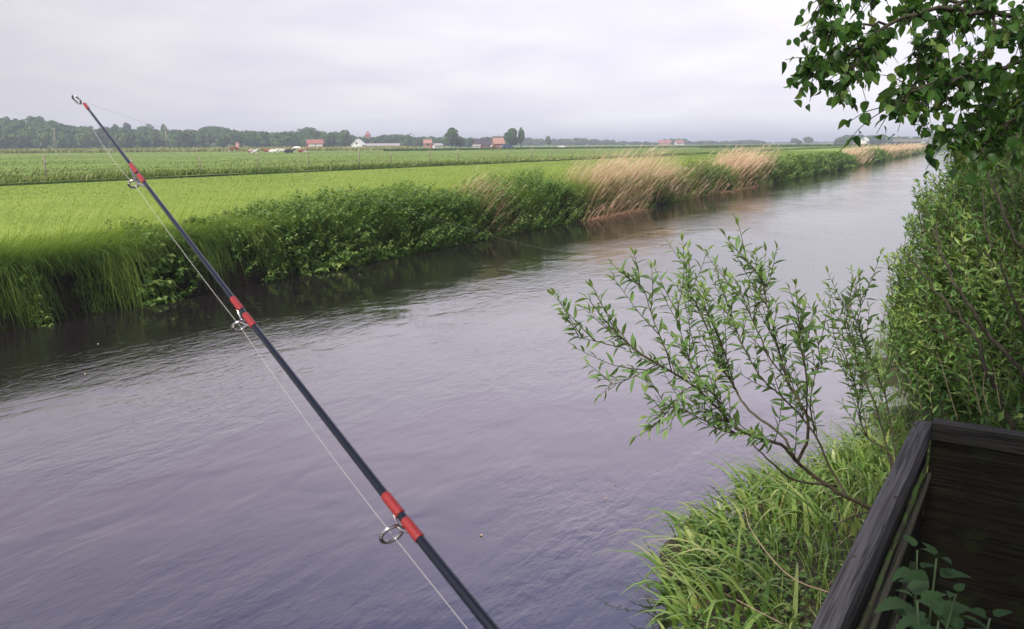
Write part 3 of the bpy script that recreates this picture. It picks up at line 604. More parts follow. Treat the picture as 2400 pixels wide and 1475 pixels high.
# ------------------------------------------------------------ cattle
def cow_mat(name, a, b_, sc_=1.0, th=.5):
    m = bpy.data.materials.new(name); m.use_nodes = True; n = m.node_tree; b = n.nodes['Principled BSDF']; b.inputs['Roughness'].default_value = .8
    t = n.nodes.new('ShaderNodeTexCoord'); q = n.nodes.new('ShaderNodeTexNoise'); q.inputs['Scale'].default_value = sc_; q.inputs['Detail'].default_value = 1
    r = n.nodes.new('ShaderNodeValToRGB'); r.color_ramp.elements[0].position = th - .02; r.color_ramp.elements[1].position = th + .02
    r.color_ramp.elements[0].color = (*a, 1); r.color_ramp.elements[1].color = (*b_, 1)
    n.links.new(t.outputs['Object'], q.inputs[0]); n.links.new(q.outputs[0], r.inputs[0]); n.links.new(r.outputs[0], b.inputs['Base Color']); return m
BR, WH_, BK = (.22, .06, .03), (.78, .74, .68), (.02, .02, .025)
CMAT = {'bw': cow_mat('brown_white_hide', BR, WH_, 1.1, .56), 'wb': cow_mat('white_brown_hide', BR, WH_, 1.1, .42), 'w': cow_mat('white_hide', (.7, .66, .6), WH_, 1, .4), 'k': cow_mat('black_hide', BK, (.04, .04, .05), 1, .5), 'b': cow_mat('brown_hide', BR, (.28, .09, .05), 1, .5)}
def cow_mesh(lying, graze):
    """one continuous body grown along a skeleton (x forward)"""
    pts = [(0, -.75, 0, 1.05), (0, -.35, 0, 1.05), (0, .1, 0, 1.02), (0, .55, 0, 1.05), (0, .85, 0, 1.15)]
    v = [(-.78, 0, 1.12, .27), (-.4, 0, 1.06, .34), (.05, 0, 1.0, .38), (.45, 0, 1.04, .35), (.75, 0, 1.12, .25)]
    e = [(0, 1), (1, 2), (2, 3), (3, 4)]
    if graze: v += [(1.05, 0, .95, .17), (1.25, 0, .62, .13), (1.38, 0, .36, .13), (1.46, 0, .12, .08)]
    else: v += [(1.0, 0, 1.3, .17), (1.18, 0, 1.45, .14), (1.38, 0, 1.42, .13), (1.6, 0, 1.3, .08)]
    e += [(4, 5), (5, 6), (6, 7), (7, 8)]
    hd = 7
    for s in (-1, 1):
        hx_, hz = v[6][0], v[6][2]; v.append((hx_, s * .24, hz + .06, .035)); e.append((6, len(v) - 1))     # ears
        i = len(v)
        if lying: v += [(-.62, s * .3, .8, .17), (-.15, s * .42, .75, .09), (-.5, s * .46, .68, .06), (-.2, s * .45, .66, .05)]
        else: v += [(-.78, s * .2, .85, .17), (-.68, s * .2, .62, .10), (-.88, s * .2, .42, .06), (-.84, s * .2, .04, .055)]
        e += [(0, i), (i, i + 1), (i + 1, i + 2), (i + 2, i + 3)]
        i = len(v)
        if lying: v += [(.6, s * .25, .8, .13), (.85, s * .3, .68, .07), (.6, s * .32, .66, .05)]; e += [(3, i), (i, i + 1), (i + 1, i + 2)]
        else: v += [(.58, s * .18, .78, .13), (.58, s * .18, .42, .065), (.6, s * .18, .04, .055)]; e += [(3, i), (i, i + 1), (i + 1, i + 2)]
    i = len(v); v += [(-1.02, 0, 1.15, .04), (-1.08, 0, .75, .03), (-1.08, 0, .55, .05)]; e += [(0, i), (i, i + 1), (i + 1, i + 2)]
    dz = -.62 if lying else 0
    me = bpy.data.meshes.new('cow'); me.from_pydata([(a, b_, c + dz) for a, b_, c, r in v], e, []); o = bpy.data.objects.new('cow', me); link(o)
    o.modifiers.new('skin', 'SKIN'); me.skin_vertices or None
    sv = me.skin_vertices[0].data if len(me.skin_vertices) else None
    return o, [q[3] for q in v]
def make_cow(px, py, kind, hide, rz, label):
    o, rads = cow_mesh(kind == 'lying', kind == 'graze')
    if not len(o.data.skin_vertices):
        bpy.context.view_layer.update()
    bm_ok = len(o.data.skin_vertices)
    import bmesh
    bm = bmesh.new(); bm.from_mesh(o.data); ly = bm.verts.layers.skin.verify()
    for vv, r in zip(bm.verts, rads): vv[ly].radius = (r, r)
    bm.verts.ensure_lookup_table(); bm.verts[2][ly].use_root = True; bm.to_mesh(o.data); bm.free()
    o.modifiers.new('sub', 'SUBSURF').levels = 1; o.modifiers['sub'].render_levels = 1
    o.data.materials.append(CMAT[hide]); o.location = on_z(px, py, ZF); o.rotation_euler = (0, 0, rz)
    tag(o, label, 'cow', 'cattle on the far pasture')
fc = face(640)
make_cow(551, 357.5, 'graze', 'bw', fc + 3.3, 'brown and white cow grazing at the left end of the herd')
make_cow(592, 359.5, 'lying', 'wb', fc + .3, 'cow lying with a white body and brown head, second from the left')
make_cow(628, 357, 'lying', 'b', fc + 3.0, 'plain brown cow lying down, just left of a cream one')
make_cow(641, 358.5, 'lying', 'w', fc + .2, 'cream cow with tan head lying beside the plain brown one')
make_cow(660, 356, 'lying', 'w', fc + 3.4, 'small white cow lying left of the black cow')
make_cow(677, 359, 'lying', 'k', fc + .1, 'black cow lying in the pasture')
make_cow(697, 355.5, 'graze', 'w', fc + 3.0, 'white cow standing with its head down, tallest of the herd')
make_cow(709, 358, 'lying', 'bw', fc + .2, 'brown and white cow lying at the right end of the herd')
make_cow(1311, 348, 'lying', 'w', face(1311) + .4, 'tiny pale cow alone in the far middle field, left of two')
make_cow(1321, 348, 'lying', 'w', face(1321) + 2.9, 'tiny pale cow alone in the far middle field, right of two')
make_cow(1157, 351.5, 'graze', 'bw', face(1157) + .4, 'dark brown animal standing left of the parked blue car')

# ------------------------------------------------------------ fishing rod
M['blank'] = mat('rod_blank', (.008, .011, .018), .25, .45); M['red'] = mat('red_thread', (.28, .026, .025), .45, .4, noise=(900, .35, (1, 1, 1)))
M['chrome'] = mat('guide_chrome', (.55, .52, .50), .22, .5, metal=1); M['line'] = mat('nylon_line', (.45, .45, .40), .3, .6)
def rodp(s):     # point on the rod, s = distance in photo pixels up from the bottom edge
    q = np.array([(-150, 1247, 1588), (0, 1150, 1470), (331, 945, 1215), (939, 572, 735), (1350, 323, 408), (1561, 195, 240)])
    x = np.interp(s, q[:, 0], q[:, 1]); y = np.interp(s, q[:, 0], q[:, 2]); inv = 1.67 - .00070 * (s - 331)
    return np.array(at(x, y, 1 / inv))
rw = lambda s: np.interp(s, [-150, 0, 331, 939, 1350, 1561], [.0040, .0038, .0035, .0029, .0024, .0018])
rod = empty('fishing_rod', rodp(-150)); O = np.array(rod.location); tag(rod, 'dark blue fishing rod with red thread bindings slanting over the river', 'fishing rod')
ss = np.linspace(-150, 1555, 60); P = np.array([rodp(s) for s in ss]); P = np.array([P[max(0, i - 4):i + 5].mean(0) if 4 <= i < 56 else P[i] for i in range(60)])
def rp(s): return np.array([np.interp(s, ss, P[:, i]) for i in range(3)])
g = G(); tube(g, P - O, [rw(s) for s in ss], 16); g.build('blank', M['blank'], rod)
for a, b_ in ((288, 345), (372, 425), (907, 940), (965, 1000), (1332, 1358), (1372, 1395), (1526, 1556)):
    a, b_ = {288: (305-12, 350+12)}.get(a, (a, b_))
def wrap(a, b_):
    q = [rp(s) - O for s in np.linspace(a, b_, 14)]
    rr = [rw(s) + .00045 + (.0002 if i % 2 else 0) for i, s in enumerate(np.linspace(a, b_, 14))]; rr[0] = rr[-1] = rw(a) + .0003
    tube(g_ := G(), q, rr, 16); g_.build('thread_wrap', M['red'], rod)
def svals(x, y): return np.interp(y, [240, 408, 735, 1215, 1470], [1561, 1350, 939, 331, 0])
for ya, yb in ((1163, 1210), (1222, 1266), (703, 730), (741, 768), (390, 409), (414, 431), (239, 256)):
    a, b_ = sorted((svals(0, ya), svals(0, yb))); wrap(a, b_)
toCam = None
def guide(sf, ringx, ringy, rr, tilt, wire=.0011):
    """spinning guide: wire ring standing off the rod on two legs"""
    c0 = rp(sf); dpt = (CM.to_3x3().transposed() @ Vector(c0 - np.array((0, 0, H)))).z * -1
    cen = np.array(at(ringx, ringy, dpt + tilt)); ax = norm(rp(sf + 30) - rp(sf - 30)); out = norm(cen - c0 - ax * np.dot(cen - c0, ax)); side = np.cross(ax, out)
    gd = link(bpy.data.objects.new('guide', None), rod)
    th = np.linspace(0, 2 * np.pi, 25); vd_ = norm(cen - np.array((0, 0, H))); n2_ = norm(ax - vd_ * np.dot(ax, vd_) * .62); o2 = norm(out - n2_ * np.dot(out, n2_))
    g = G(); tube(g, [cen - O + o2 * math.cos(t) * rr + side * math.sin(t) * rr for t in th], wire * 1.4, 8, cap=False); g.build('ring', M['chrome'], gd)
    for f, sg in ((30, 1), (-34, 1)):
        b0 = rp(sf + f) - O + out * rw(sf) * .8; e_ = cen - O - o2 * rr * (1 if f > 0 else .9) + side * (0 if f > 0 else rr * .3)
        g = G(); tube(g, spline([b0, (b0 + e_) / 2 + out * .001, e_]), wire, 6); g.build('leg', M['chrome'], gd)
    return cen
c3 = guide(svals(0, 1216), 918, 1252, .0085, .0); c2 = guide(svals(0, 736), 562, 764, .0072, .01); c1 = guide(svals(0, 411), 314, 431, .0062, .01)
tp = rp(1556); ct = np.array(at(180, 234, (CM.to_3x3().transposed() @ Vector(tp - np.array((0, 0, H)))).z * -1)); axt = norm(tp - rp(1500))
gd = link(bpy.data.objects.new('tip_guide', None), rod); rr = .0075
e1 = norm(ct - tp); e2 = norm(np.cross(e1, axt)); e2 = norm(e2 + axt * .25 * 0 + np.array((0, 1., .0)) * 1.2); e2 = norm(e2 - e1 * np.dot(e1, e2))
g = G(); tube(g, [ct - O + e1 * math.cos(t) * rr + e2 * math.sin(t) * rr for t in np.linspace(0, 2 * np.pi, 25)], .0014, 8, cap=False); g.build('ring', M['chrome'], gd)
g = G(); tube(g, [tp - O, ct - O - e1 * rr], .0014, 6); g.build('leg', M['chrome'], gd)
def lerp(a, b_, n_=12, sag=0):
    t = np.linspace(0, 1, n_)[:, None]; q = a + (b_ - a) * t; q[:, 2:] -= sag * 4 * t * (1 - t); return q
path = np.vstack([lerp(np.array(at(1112, 1495, 1 / 1.9)), c3), lerp(c3, c2, 14, .004)[1:], lerp(c2, c1, 12, .003)[1:], lerp(c1, ct, 10, .012)[1:]])
g = G(); tube(g, path - O, .00026, 5); g.build('reel_line', M['line'], rod)
hit = np.array(on_z(1350, 585, 0.0)); q = lerp(ct, hit + np.array((0, 0, .02)), 50, .12)
g = G(); tube(g, q - O, np.linspace(.00015, .0010, 50), 5); g.build('cast_line', M['line'], rod)

# ------------------------------------------------------------ front willow shrub
def twig_leaves(path, acc, spacing, leaf, start=0.15, ang=.9, up=None, tint=.5, both=False):
    P = np.asarray(path); sgm = np.linalg.norm(np.diff(P, axis=0), axis=1); cum = np.concatenate([[0], np.cumsum(sgm)]); Lg = cum[-1]
    s = Lg * start; i = random.random() * 6
    while s < Lg:
        p = np.array([np.interp(s, cum, P[:, k]) for k in range(3)]); p2 = np.array([np.interp(min(Lg, s + .02), cum, P[:, k]) for k in range(3)]); p1 = np.array([np.interp(max(0, s - .02), cum, P[:, k]) for k in range(3)])
        t = norm(p2 - p1); i += 2.4; a = norm(np.cross(t, (0.3, .2, 1))); b_ = np.cross(t, a); o = a * math.cos(i) + b_ * math.sin(i)
        q = ang * random.uniform(.75, 1.2); d = t * math.cos(q) + o * math.sin(q) + np.array((.12, 0, -.12)) * random.random()
        f = .55 + .45 * math.sin(math.pi * min(1, .25 + .75 * s / Lg))
        acc.append((p, d, leaf * f * random.uniform(.75, 1.15), min(1, max(0, tint + random.gauss(0, .14) + (.25 if s > Lg * .9 else 0)))))
        s += spacing * random.uniform(.7, 1.3)
    for k in range(2): acc.append((P[-1], norm(P[-1] - P[-2]) + rng.normal(0, .35, 3), leaf * .7, min(1, tint + .3)))
def flush(acc, tmpl, name, m_, parent, origin, jit=.5):
    pos = np.array([a[0] for a in acc]); dr = np.array([a[1] for a in acc]); sz = np.array([a[2] for a in acc]); tn = np.array([a[3] for a in acc])
    nn = np.array((0, 0, 1.)) + rng.normal(0, jit, pos.shape); g = G(); bake(g, tmpl, pos - origin, frames(dr, nn), sz, tn, rng.uniform(.75, 1.2, len(pos)))
    return g.build(name, m_, parent)
root = np.array(at(2052, 1196, 3.35)); root[2] = max(root[2], .25)
wl = empty('willow_shrub', root); tag(wl, 'open young willow shrub with thin stems leaning left over the river', 'shrub')
stems = [  # photo path (x, y, depth in metres), start radius, end radius
 ([(2052, 1196, 3.35), (1975, 1160, 3.3), (1900, 1110, 3.28), (1868, 1085, 3.25), (1830, 1042, 3.2), (1750, 1018, 3.12), (1700, 975, 3.1), (1625, 905, 3.05), (1570, 870, 3.05), (1490, 820, 3.0), (1430, 765, 3.0), (1400, 727, 2.95), (1378, 700, 2.95)], .0105, .002),
 ([(1745, 1015, 3.12), (1695, 1010, 3.15), (1610, 965, 3.2), (1560, 945, 3.2), (1530, 900, 3.2)], .004, .0015),
 ([(1868, 1085, 3.25), (1830, 1020, 3.3), (1755, 960, 3.35), (1720, 905, 3.4), (1690, 855, 3.4), (1665, 790, 3.4), (1635, 715, 3.45), (1612, 690, 3.45), (1617, 640, 3.45), (1612, 582, 3.5)], .007, .0014),
 ([(1868, 1085, 3.25), (1893, 1030, 3.2), (1890, 970, 3.15), (1850, 900, 3.15), (1830, 840, 3.15), (1815, 780, 3.1), (1795, 700, 3.1), (1785, 655, 3.1), (1750, 612, 3.1), (1722, 584, 3.1)], .008, .0014),
 ([(1990, 1170, 3.35), (1940, 1085, 3.5), (1908, 1015, 3.55), (1843, 940, 3.6), (1780, 880, 3.6), (1735, 800, 3.65), (1710, 730, 3.7), (1700, 690, 3.7)], .007, .0014),
 ([(2080, 1180, 3.5), (2090, 1070, 3.55), (2033, 1026, 3.6), (2014, 965, 3.6), (2003, 900, 3.6), (1980, 845, 3.6), (1953, 783, 3.6), (1946, 700, 3.6)], .006, .0014),
 ([(2100, 1150, 3.7), (2060, 977, 3.75), (2022, 882, 3.8), (2003, 825, 3.8), (1984, 745, 3.8), (1995, 685, 3.85)], .006, .0013),
 ([(2110, 1150, 3.9), (2075, 930, 4.0), (2018, 783, 4.0), (2018, 705, 4.0), (2012, 650, 4.0)], .005, .0013),
 ([(1960, 1140, 3.3), (1860, 1125, 3.2), (1805, 1080, 3.1), (1763, 1040, 3.05)], .006, .003),
 ([(1700, 960, 3.1), (1665, 915, 3.1), (1630, 875, 3.15), (1600, 800, 3.15), (1590, 740, 3.2), (1585, 705, 3.2)], .004, .0013),
 ([(1467, 818, 3.0), (1395, 800, 3.0), (1365, 793, 3.05), (1345, 788, 3.05)], .0025, .001),
 ([(1575, 872, 3.05), (1560, 820, 3.0), (1535, 760, 3.0), (1513, 692, 3.0), (1500, 665, 3.0), (1480, 648, 3.0)], .003, .0012),
 ([(1540, 855, 3.05), (1480, 885, 3.0), (1430, 905, 3.0), (1410, 925, 3.0)], .0025, .001),
 ([(1850, 900, 3.15), (1800, 830, 3.2), (1760, 740, 3.2), (1735, 680, 3.25), (1715, 655, 3.3)], .004, .0012),
 ([(1720, 905, 3.4), (1690, 800, 3.3), (1660, 740, 3.3), (1640, 690, 3.3)], .004, .0012),
 ([(1890, 970, 3.15), (1890, 880, 3.0), (1875, 800, 3.0), (1880, 740, 3.0), (1873, 715, 3.0)], .004, .0012),
 ([(1908, 1015, 3.55), (1900, 930, 3.5), (1920, 840, 3.5), (1910, 770, 3.5)], .004, .0012),
 ([(1625, 905, 3.05), (1600, 920, 2.95), (1570, 960, 2.9), (1545, 985, 2.9), (1530, 1000, 2.9)], .003, .001),
 ([(2050, 1195, 3.35), (2000, 1210, 3.2), (1960, 1235, 3.1), (1935, 1262, 3.0)], .005, .003)]
acc = []; paths = []
for i, (pp, r0, r1) in enumerate(stems):
    P = spline([at(*q) for q in pp], 5); P[1:-1] += rng.normal(0, .0015, P[1:-1].shape)
    g = G(); tube(g, P - root, np.linspace(r0, r1, len(P)) * .85, 7); g.build('branch', M['stem'], wl)
    paths.append(P)
    if i == 18: continue
    if i != 8: twig_leaves(P[int(len(P) * (.35 if len(pp) > 7 else .1)):], acc, .026, .073, 0, .85, tint=.42)
# side twigs
gt = G()
for i, P in enumerate(paths):
    if i in (8, 18): continue
    Lg = np.linalg.norm(np.diff(P, axis=0), axis=1).sum(); nt_ = int(Lg * 15)
    for _ in range(nt_):
        f = random.uniform(.28 if len(P) > 25 else .1, .95); j = int(f * (len(P) - 2)); t = norm(P[j + 1] - P[j])
        d = norm(t * .8 + rand_dirs(1)[0] * .75 + np.array((-.1, 0, .45))); ln = random.uniform(.09, .26) * (1.25 - f * .6)
        q = spline([P[j], P[j] + d * ln * .5 + np.array((0, 0, .01)), P[j] + d * ln + np.array((-.01, 0, .05 * ln / .2))], 4)
        tube(gt, q - root, np.linspace(.0022, .0009, len(q)), 5); twig_leaves(q, acc, .022, .060, .12, .9, tint=.42)
gt.build('twig', M['stem'], wl)['kind'] = 'stuff'
flush(acc, WILLOW, 'foliage', M['willow'], wl, root); print('front willow leaves', len(acc))

# ------------------------------------------------------------ big willow thicket at right
def poly_pick(poly, n):
    poly = np.array(poly, float); out = []
    lo, hi = poly.min(0), poly.max(0)
    while len(out) < n:
        x, y = rng.uniform(lo, hi); ins = False; j = len(poly) - 1
        for i in range(len(poly)):
            if (poly[i, 1] > y) != (poly[j, 1] > y) and x < (poly[j, 0] - poly[i, 0]) * (y - poly[i, 1]) / (poly[j, 1] - poly[i, 1]) + poly[i, 0]: ins = not ins
            j = i
        if ins: out.append((x, y))
    return out
broot = W(6.0, -.6, .45); bw = empty('willow_thicket', broot); tag(bw, 'big dense green willow thicket filling the right side above the near bank', 'shrub')
big = [(2225, 350), (2205, 400), (2145, 440), (2160, 500), (2125, 530), (2150, 570), (2075, 612), (2110, 660), (2110, 700), (2080, 740), (2110, 790), (2140, 850), (2180, 900), (2260, 960), (2400, 1000), (2750, 1000), (2750, 120), (2400, 130), (2300, 210), (2235, 300)]
edge = [(2225, 340), (2195, 400), (2135, 435), (2150, 500), (2115, 525), (2135, 570), (2055, 608), (2085, 660), (2085, 700), (2050, 760), (2080, 800), (2130, 850), (2180, 900), (2260, 940), (2330, 700), (2300, 400)]
acc = []; gt = G()
roots = [W(rng.uniform(4.6, 8.5), rng.uniform(-1.6, .35), .35) for _ in range(14)]
bdep = lambda x, y: np.interp(y, [150, 350, 600, 800, 1000], [5.6, 6.6, 6.0, 5.6, 5.0])
for x, y in poly_pick(big, 2300) + poly_pick(edge, 650):
    dp = bdep(x, y) + rng.uniform(-.9, 1.5) * (1 if x > 2230 else .5)
    if x > 2230: x = x + 0
    if float(patch(x * .03 + 9, y * .03)) < .28 and random.random() < .55: continue
    tip = np.array(at(x, y, dp)); rt = roots[rng.integers(0, 14)]
    d = norm(norm(tip - rt) * .8 + rand_dirs(1)[0] * .5 + np.array((-.25, 0, .25))); ln = random.uniform(.25, .6)
    q = spline([tip - d * ln - np.array((0, 0, .04)), tip - d * ln * .5, tip], 4)
    tube(gt, q - broot, np.linspace(.0035, .0012, len(q)), 4, cap=False)
    twig_leaves(q, acc, .027, .078, 0, .8, tint=.45 + .25 * random.random() + .45 * (float(patch(x * .03, y * .03)) - .6))
gt.build('twig', M['stem'], bw)['kind'] = 'stuff'
flush(acc, WILLOW_S, 'foliage', M['willow_big'], bw, broot, .7); print('thicket leaves', len(acc))
for pp, r0, r1 in (([(2470, 960, 4.6), (2400, 880, 4.7), (2320, 790, 4.8), (2280, 730, 4.8), (2225, 640, 4.9), (2200, 570, 5), (2195, 520, 5.1)], .018, .005), ([(2375, 1010, 4.4), (2345, 930, 4.5), (2310, 860, 4.5), (2275, 775, 4.6), (2225, 720, 4.7), (2170, 650, 4.8), (2120, 590, 4.8)], .014, .004),
    ([(2420, 900, 5), (2350, 700, 5.2), (2320, 600, 5.2), (2300, 450, 5.4)], .013, .004), ([(2500, 700, 5.2), (2380, 560, 5.2), (2320, 420, 5.4), (2290, 360, 5.5)], .014, .004), ([(2330, 890, 4.9), (2260, 820, 4.9), (2200, 780, 5), (2150, 740, 5.1)], .008, .003)):
    g = G(); P = spline([at(*q) for q in pp], 6); P[1:-1] += rng.normal(0, .008, P[1:-1].shape); tube(g, P - broot, np.linspace(r0, r1, len(P)), 8); g.build('stem', M['bark'], bw)
for i, rt in enumerate(roots[:8]):
    if pxof(rt[None])[0][0] < 2330: continue
    g = G(); tp = rt + np.array((rng.uniform(-.3, .5), rng.uniform(-.3, .3), rng.uniform(1.4, 2.2))); tube(g, spline([rt - broot - np.array((0, 0, .2)), (rt + tp) / 2 + rng.normal(0, .08, 3) - broot, tp - broot], 5), np.linspace(.012, .005, 11), 7); g.build('stem', M['bark'], bw)

# ------------------------------------------------------------ overhanging tree, top right
troot = W(2.6, -3.2, .8); tr = empty('overhanging_tree', troot); tag(tr, 'broad-leaved tree with dark hanging branches reaching in from the top right', 'tree')
g = G(); tube(g, spline([troot - troot - np.array((0, 0, .3)), (.05, .05, 1.2), (-.05, .2, 2.6), (-.2, .35, 4.2)], 5), np.linspace(.17, .09, 16), 12); g.build('trunk', M['bark'], tr)
limbs = [([(2900, -300, 3.6), (2600, -120, 3.3), (2400, -40, 3.2), (2250, 8, 3.1), (2205, 72, 3.05), (2201, 150, 3.05), (2199, 187, 3.05)], .02),
 ([(2650, -100, 3.5), (2450, 30, 3.2), (2330, 30, 3.1), (2200, 20, 3.0), (2080, 60, 2.95), (2040, 95, 2.95), (1980, 134, 2.9), (1930, 150, 2.9), (1897, 142, 2.9)], .014),
 ([(2250, 8, 3.1), (2150, -20, 3.1), (2060, -30, 3.1), (1960, -10, 3.0), (1910, 0, 3.0)], .008),
 ([(2600, 100, 3.2), (2450, 120, 3.1), (2330, 170, 3.0), (2250, 190, 2.95), (2160, 205, 2.95), (2110, 240, 2.9), (2072, 250, 2.9)], .012),
 ([(2330, 170, 3.0), (2250, 220, 3.0), (2180, 262, 3.0), (2165, 290, 3.0), (2146, 304, 3.0)], .005),
 ([(2165, 285, 3.0), (2160, 300, 3.0), (2157, 318, 3.0)], .003),
 ([(2450, 120, 3.1), (2400, 230, 3.2), (2300, 280, 3.1), (2230, 300, 3.1), (2190, 318, 3.0)], .008),
 ([(2204, 72, 3.05), (2160, 120, 3.0), (2150, 180, 3.0), (2130, 215, 3.0)], .005),
 ([(2040, 95, 2.95), (2010, 140, 2.9), (1990, 170, 2.9), (1960, 195, 2.9)], .005),
 ([(2080, 60, 2.95), (2000, 60, 2.9), (1950, 70, 2.9), (1925, 80, 2.9)], .005),
 ([(2330, 30, 3.1), (2330, 100, 3.0), (2290, 140, 3.0), (2240, 150, 3.0)], .006),
 ([(2600, 60, 3.2), (2480, 170, 3.0), (2400, 260, 3.0), (2330, 310, 3.0), (2290, 350, 3.0)], .007), ([(2600, 0, 3.3), (2500, 60, 3.3), (2400, 150, 3.3), (2350, 230, 3.3), (2280, 260, 3.3)], .007),
 ([(2600, -120, 3.3), (2520, 0, 3.0), (2440, 60, 2.9), (2370, 80, 2.85)], .008)]
acc = []; gt = G()
join = np.array((-.05, .2, 2.6)) + troot
for i, (pp, r0) in enumerate(limbs):
    P = spline([at(*q) for q in pp], 5); P[1:-1] += rng.normal(0, .006, P[1:-1].shape)
    if pp[0][0] > 2500: P = np.vstack([spline([join, (join + P[0]) / 2 + np.array((0, 0, .2)), P[0]], 4)[:-1], P])
    g = G(); tube(g, P - troot, np.linspace(r0, .0018, len(P)), 7); g.build('branch', M['bark'], tr)
    Pi = P[8:] if pp[0][0] > 2500 else P
    Lg = np.linalg.norm(np.diff(Pi, axis=0), axis=1).sum()
    if i == 5: continue
    for _ in range(int(Lg * (50 if i != 4 else 8))):
        j = random.randint(2, len(Pi) - 2); t = norm(Pi[j + 1] - Pi[j]); d = norm(t * .5 + rand_dirs(1)[0] * .8 + np.array((0, 0, -.35))); ln = random.uniform(.05, .16)
        q = spline([Pi[j], Pi[j] + d * ln * .6, Pi[j] + d * ln + np.array((0, 0, -.02))], 3); tube(gt, q - troot, np.linspace(.0022, .001, len(q)), 4, cap=False)
        for k in range(random.randint(3, 6)):
            p = q[random.randint(1, len(q) - 1)]; acc.append((p + rng.normal(0, .01, 3), norm(np.array((.1, 0, -.8)) + rand_dirs(1)[0] * .8), random.uniform(.027, .050), min(1, max(0, random.gauss(.35, .17) + (.35 if random.random() < .08 else 0)))))
print('tree near leaves', len(acc))
nv = len(acc)
# the rest of the crown, above and to the right of the picture: it shades the near bank
for _ in range(900):
    c = W(rng.uniform(.6, 5.2), rng.uniform(-4.2, -.2), 0); c[2] = rng.uniform(3.6, 5.2) + .15 * (c[2])
    x, y, d_ = pxof(c[None]); 
    if d_[0] > .1 and -200 < x[0] < 2420 and -60 < y[0] < 1600: continue
    for k in range(14):
        acc.append((c + rng.normal(0, .13, 3), norm(np.array((.1, 0, -.6)) + rand_dirs(1)[0]), random.uniform(.07, .12), min(1, max(0, random.gauss(.35, .15)))))
for _ in range(300):  # unseen leaf clusters over the camera, added to shade the box
    c = W(rng.uniform(-1.0, 1.6), rng.uniform(-2.1, .5), rng.uniform(4.0, 4.8))
    for k in range(14): acc.append((c + rng.normal(0, .13, 3), norm(np.array((.1, 0, -.6)) + rand_dirs(1)[0]), random.uniform(.07, .12), min(1, max(0, random.gauss(.35, .15)))))
for e_ in ((.3, -.5), (-.4, -.2), (.9, -1.4)):  # limbs added to carry those unseen shading leaves
    g = G(); q = W(e_[0], e_[1], 4.4); tube(g, spline([np.array((-.2, .35, 4.0)), (q - troot) * .5 + np.array((0, 0, 2.1)), q - troot], 6), np.linspace(.05, .01, 13), 7); g.build('branch', M['bark'], tr)
gt.build('twig', M['bark'], tr)['kind'] = 'stuff'
flush(acc, OVAL, 'foliage', M['alder'], tr, troot, .9); print('tree leaves', len(acc))

# ------------------------------------------------------------ old timber box on the near bank
m = bpy.data.materials.new('weathered_timber'); m.use_nodes = True; n = m.node_tree; lk = n.links; b = n.nodes['Principled BSDF']; b.inputs['Roughness'].default_value = .75
def timber(name, base, dark, moss, mossamt):
    m = bpy.data.materials.new(name); m.use_nodes = True; n = m.node_tree; lk = n.links; b = n.nodes['Principled BSDF']; b.inputs['Roughness'].default_value = .75; b.inputs['Specular IOR Level'].default_value = .25
    t = n.nodes.new('ShaderNodeTexCoord'); mp = n.nodes.new('ShaderNodeMapping'); mp.inputs['Scale'].default_value = (1.6, 80, 80); lk.new(t.outputs['Object'], mp.inputs[0])
    q = n.nodes.new('ShaderNodeTexNoise'); q.inputs['Scale'].default_value = 1.6; q.inputs['Detail'].default_value = 6; q.inputs['Distortion'].default_value = 1.2; lk.new(mp.outputs[0], q.inputs[0])
    r = n.nodes.new('ShaderNodeValToRGB'); r.color_ramp.elements[0].position = .38; r.color_ramp.elements[1].position = .6; r.color_ramp.elements[0].color = (*dark, 1); r.color_ramp.elements[1].color = (*base, 1); lk.new(q.outputs[0], r.inputs[0])
    q2 = n.nodes.new('ShaderNodeTexNoise'); q2.inputs['Scale'].default_value = 9; q2.inputs['Detail'].default_value = 5; lk.new(t.outputs['Object'], q2.inputs[0])
    r2 = n.nodes.new('ShaderNodeMapRange'); r2.inputs[1].default_value = 1 - mossamt; r2.inputs[2].default_value = 1.08 - mossamt; lk.new(q2.outputs[0], r2.inputs[0])
    mx_ = n.nodes.new('ShaderNodeMix'); mx_.data_type = 'RGBA'; lk.new(r2.outputs[0], mx_.inputs[0]); lk.new(r.outputs[0], mx_.inputs[6]); mx_.inputs[7].default_value = (*moss, 1)
    lk.new(mx_.outputs[2], b.inputs['Base Color'])
    bp = n.nodes.new('ShaderNodeBump'); bp.inputs['Strength'].default_value = .7; bp.inputs['Distance'].default_value = .004; lk.new(q.outputs[0], bp.inputs['Height']); lk.new(bp.outputs[0], b.inputs['Normal'])
    return m
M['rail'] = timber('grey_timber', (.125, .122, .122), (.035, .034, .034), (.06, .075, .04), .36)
M['plank'] = timber('shade_dark_plank', (.022, .020, .013), (.006, .005, .004), (.025, .036, .01), .42)  # plank colour darkened to hold the shade inside the box
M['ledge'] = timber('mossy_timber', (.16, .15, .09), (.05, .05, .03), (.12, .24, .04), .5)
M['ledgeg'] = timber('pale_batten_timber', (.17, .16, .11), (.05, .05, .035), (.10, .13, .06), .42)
M['rail2'] = timber('dark_rail_timber', (.055, .052, .04), (.012, .012, .01), (.035, .04, .02), .4)  # dark brown timber, deepened further for the shade over the box
M['backw'] = timber('shade_dark_board', (.030, .025, .014), (.007, .006, .004), (.024, .032, .01), .45)  # board browns taken near black, the box's inner shade put into them
ZR = 1.5
a0 = uv(on_z(1932, 1475, ZR)); a1 = uv(on_z(2163, 990, ZR)); print('rail', a0, a1)
bxo = W(a1[0], a1[1], ZR); ang = math.atan2(*(W(a0[0], a0[1])[:2] - W(a1[0], a1[1])[:2])[::-1])   # local x runs from the far corner towards the viewer
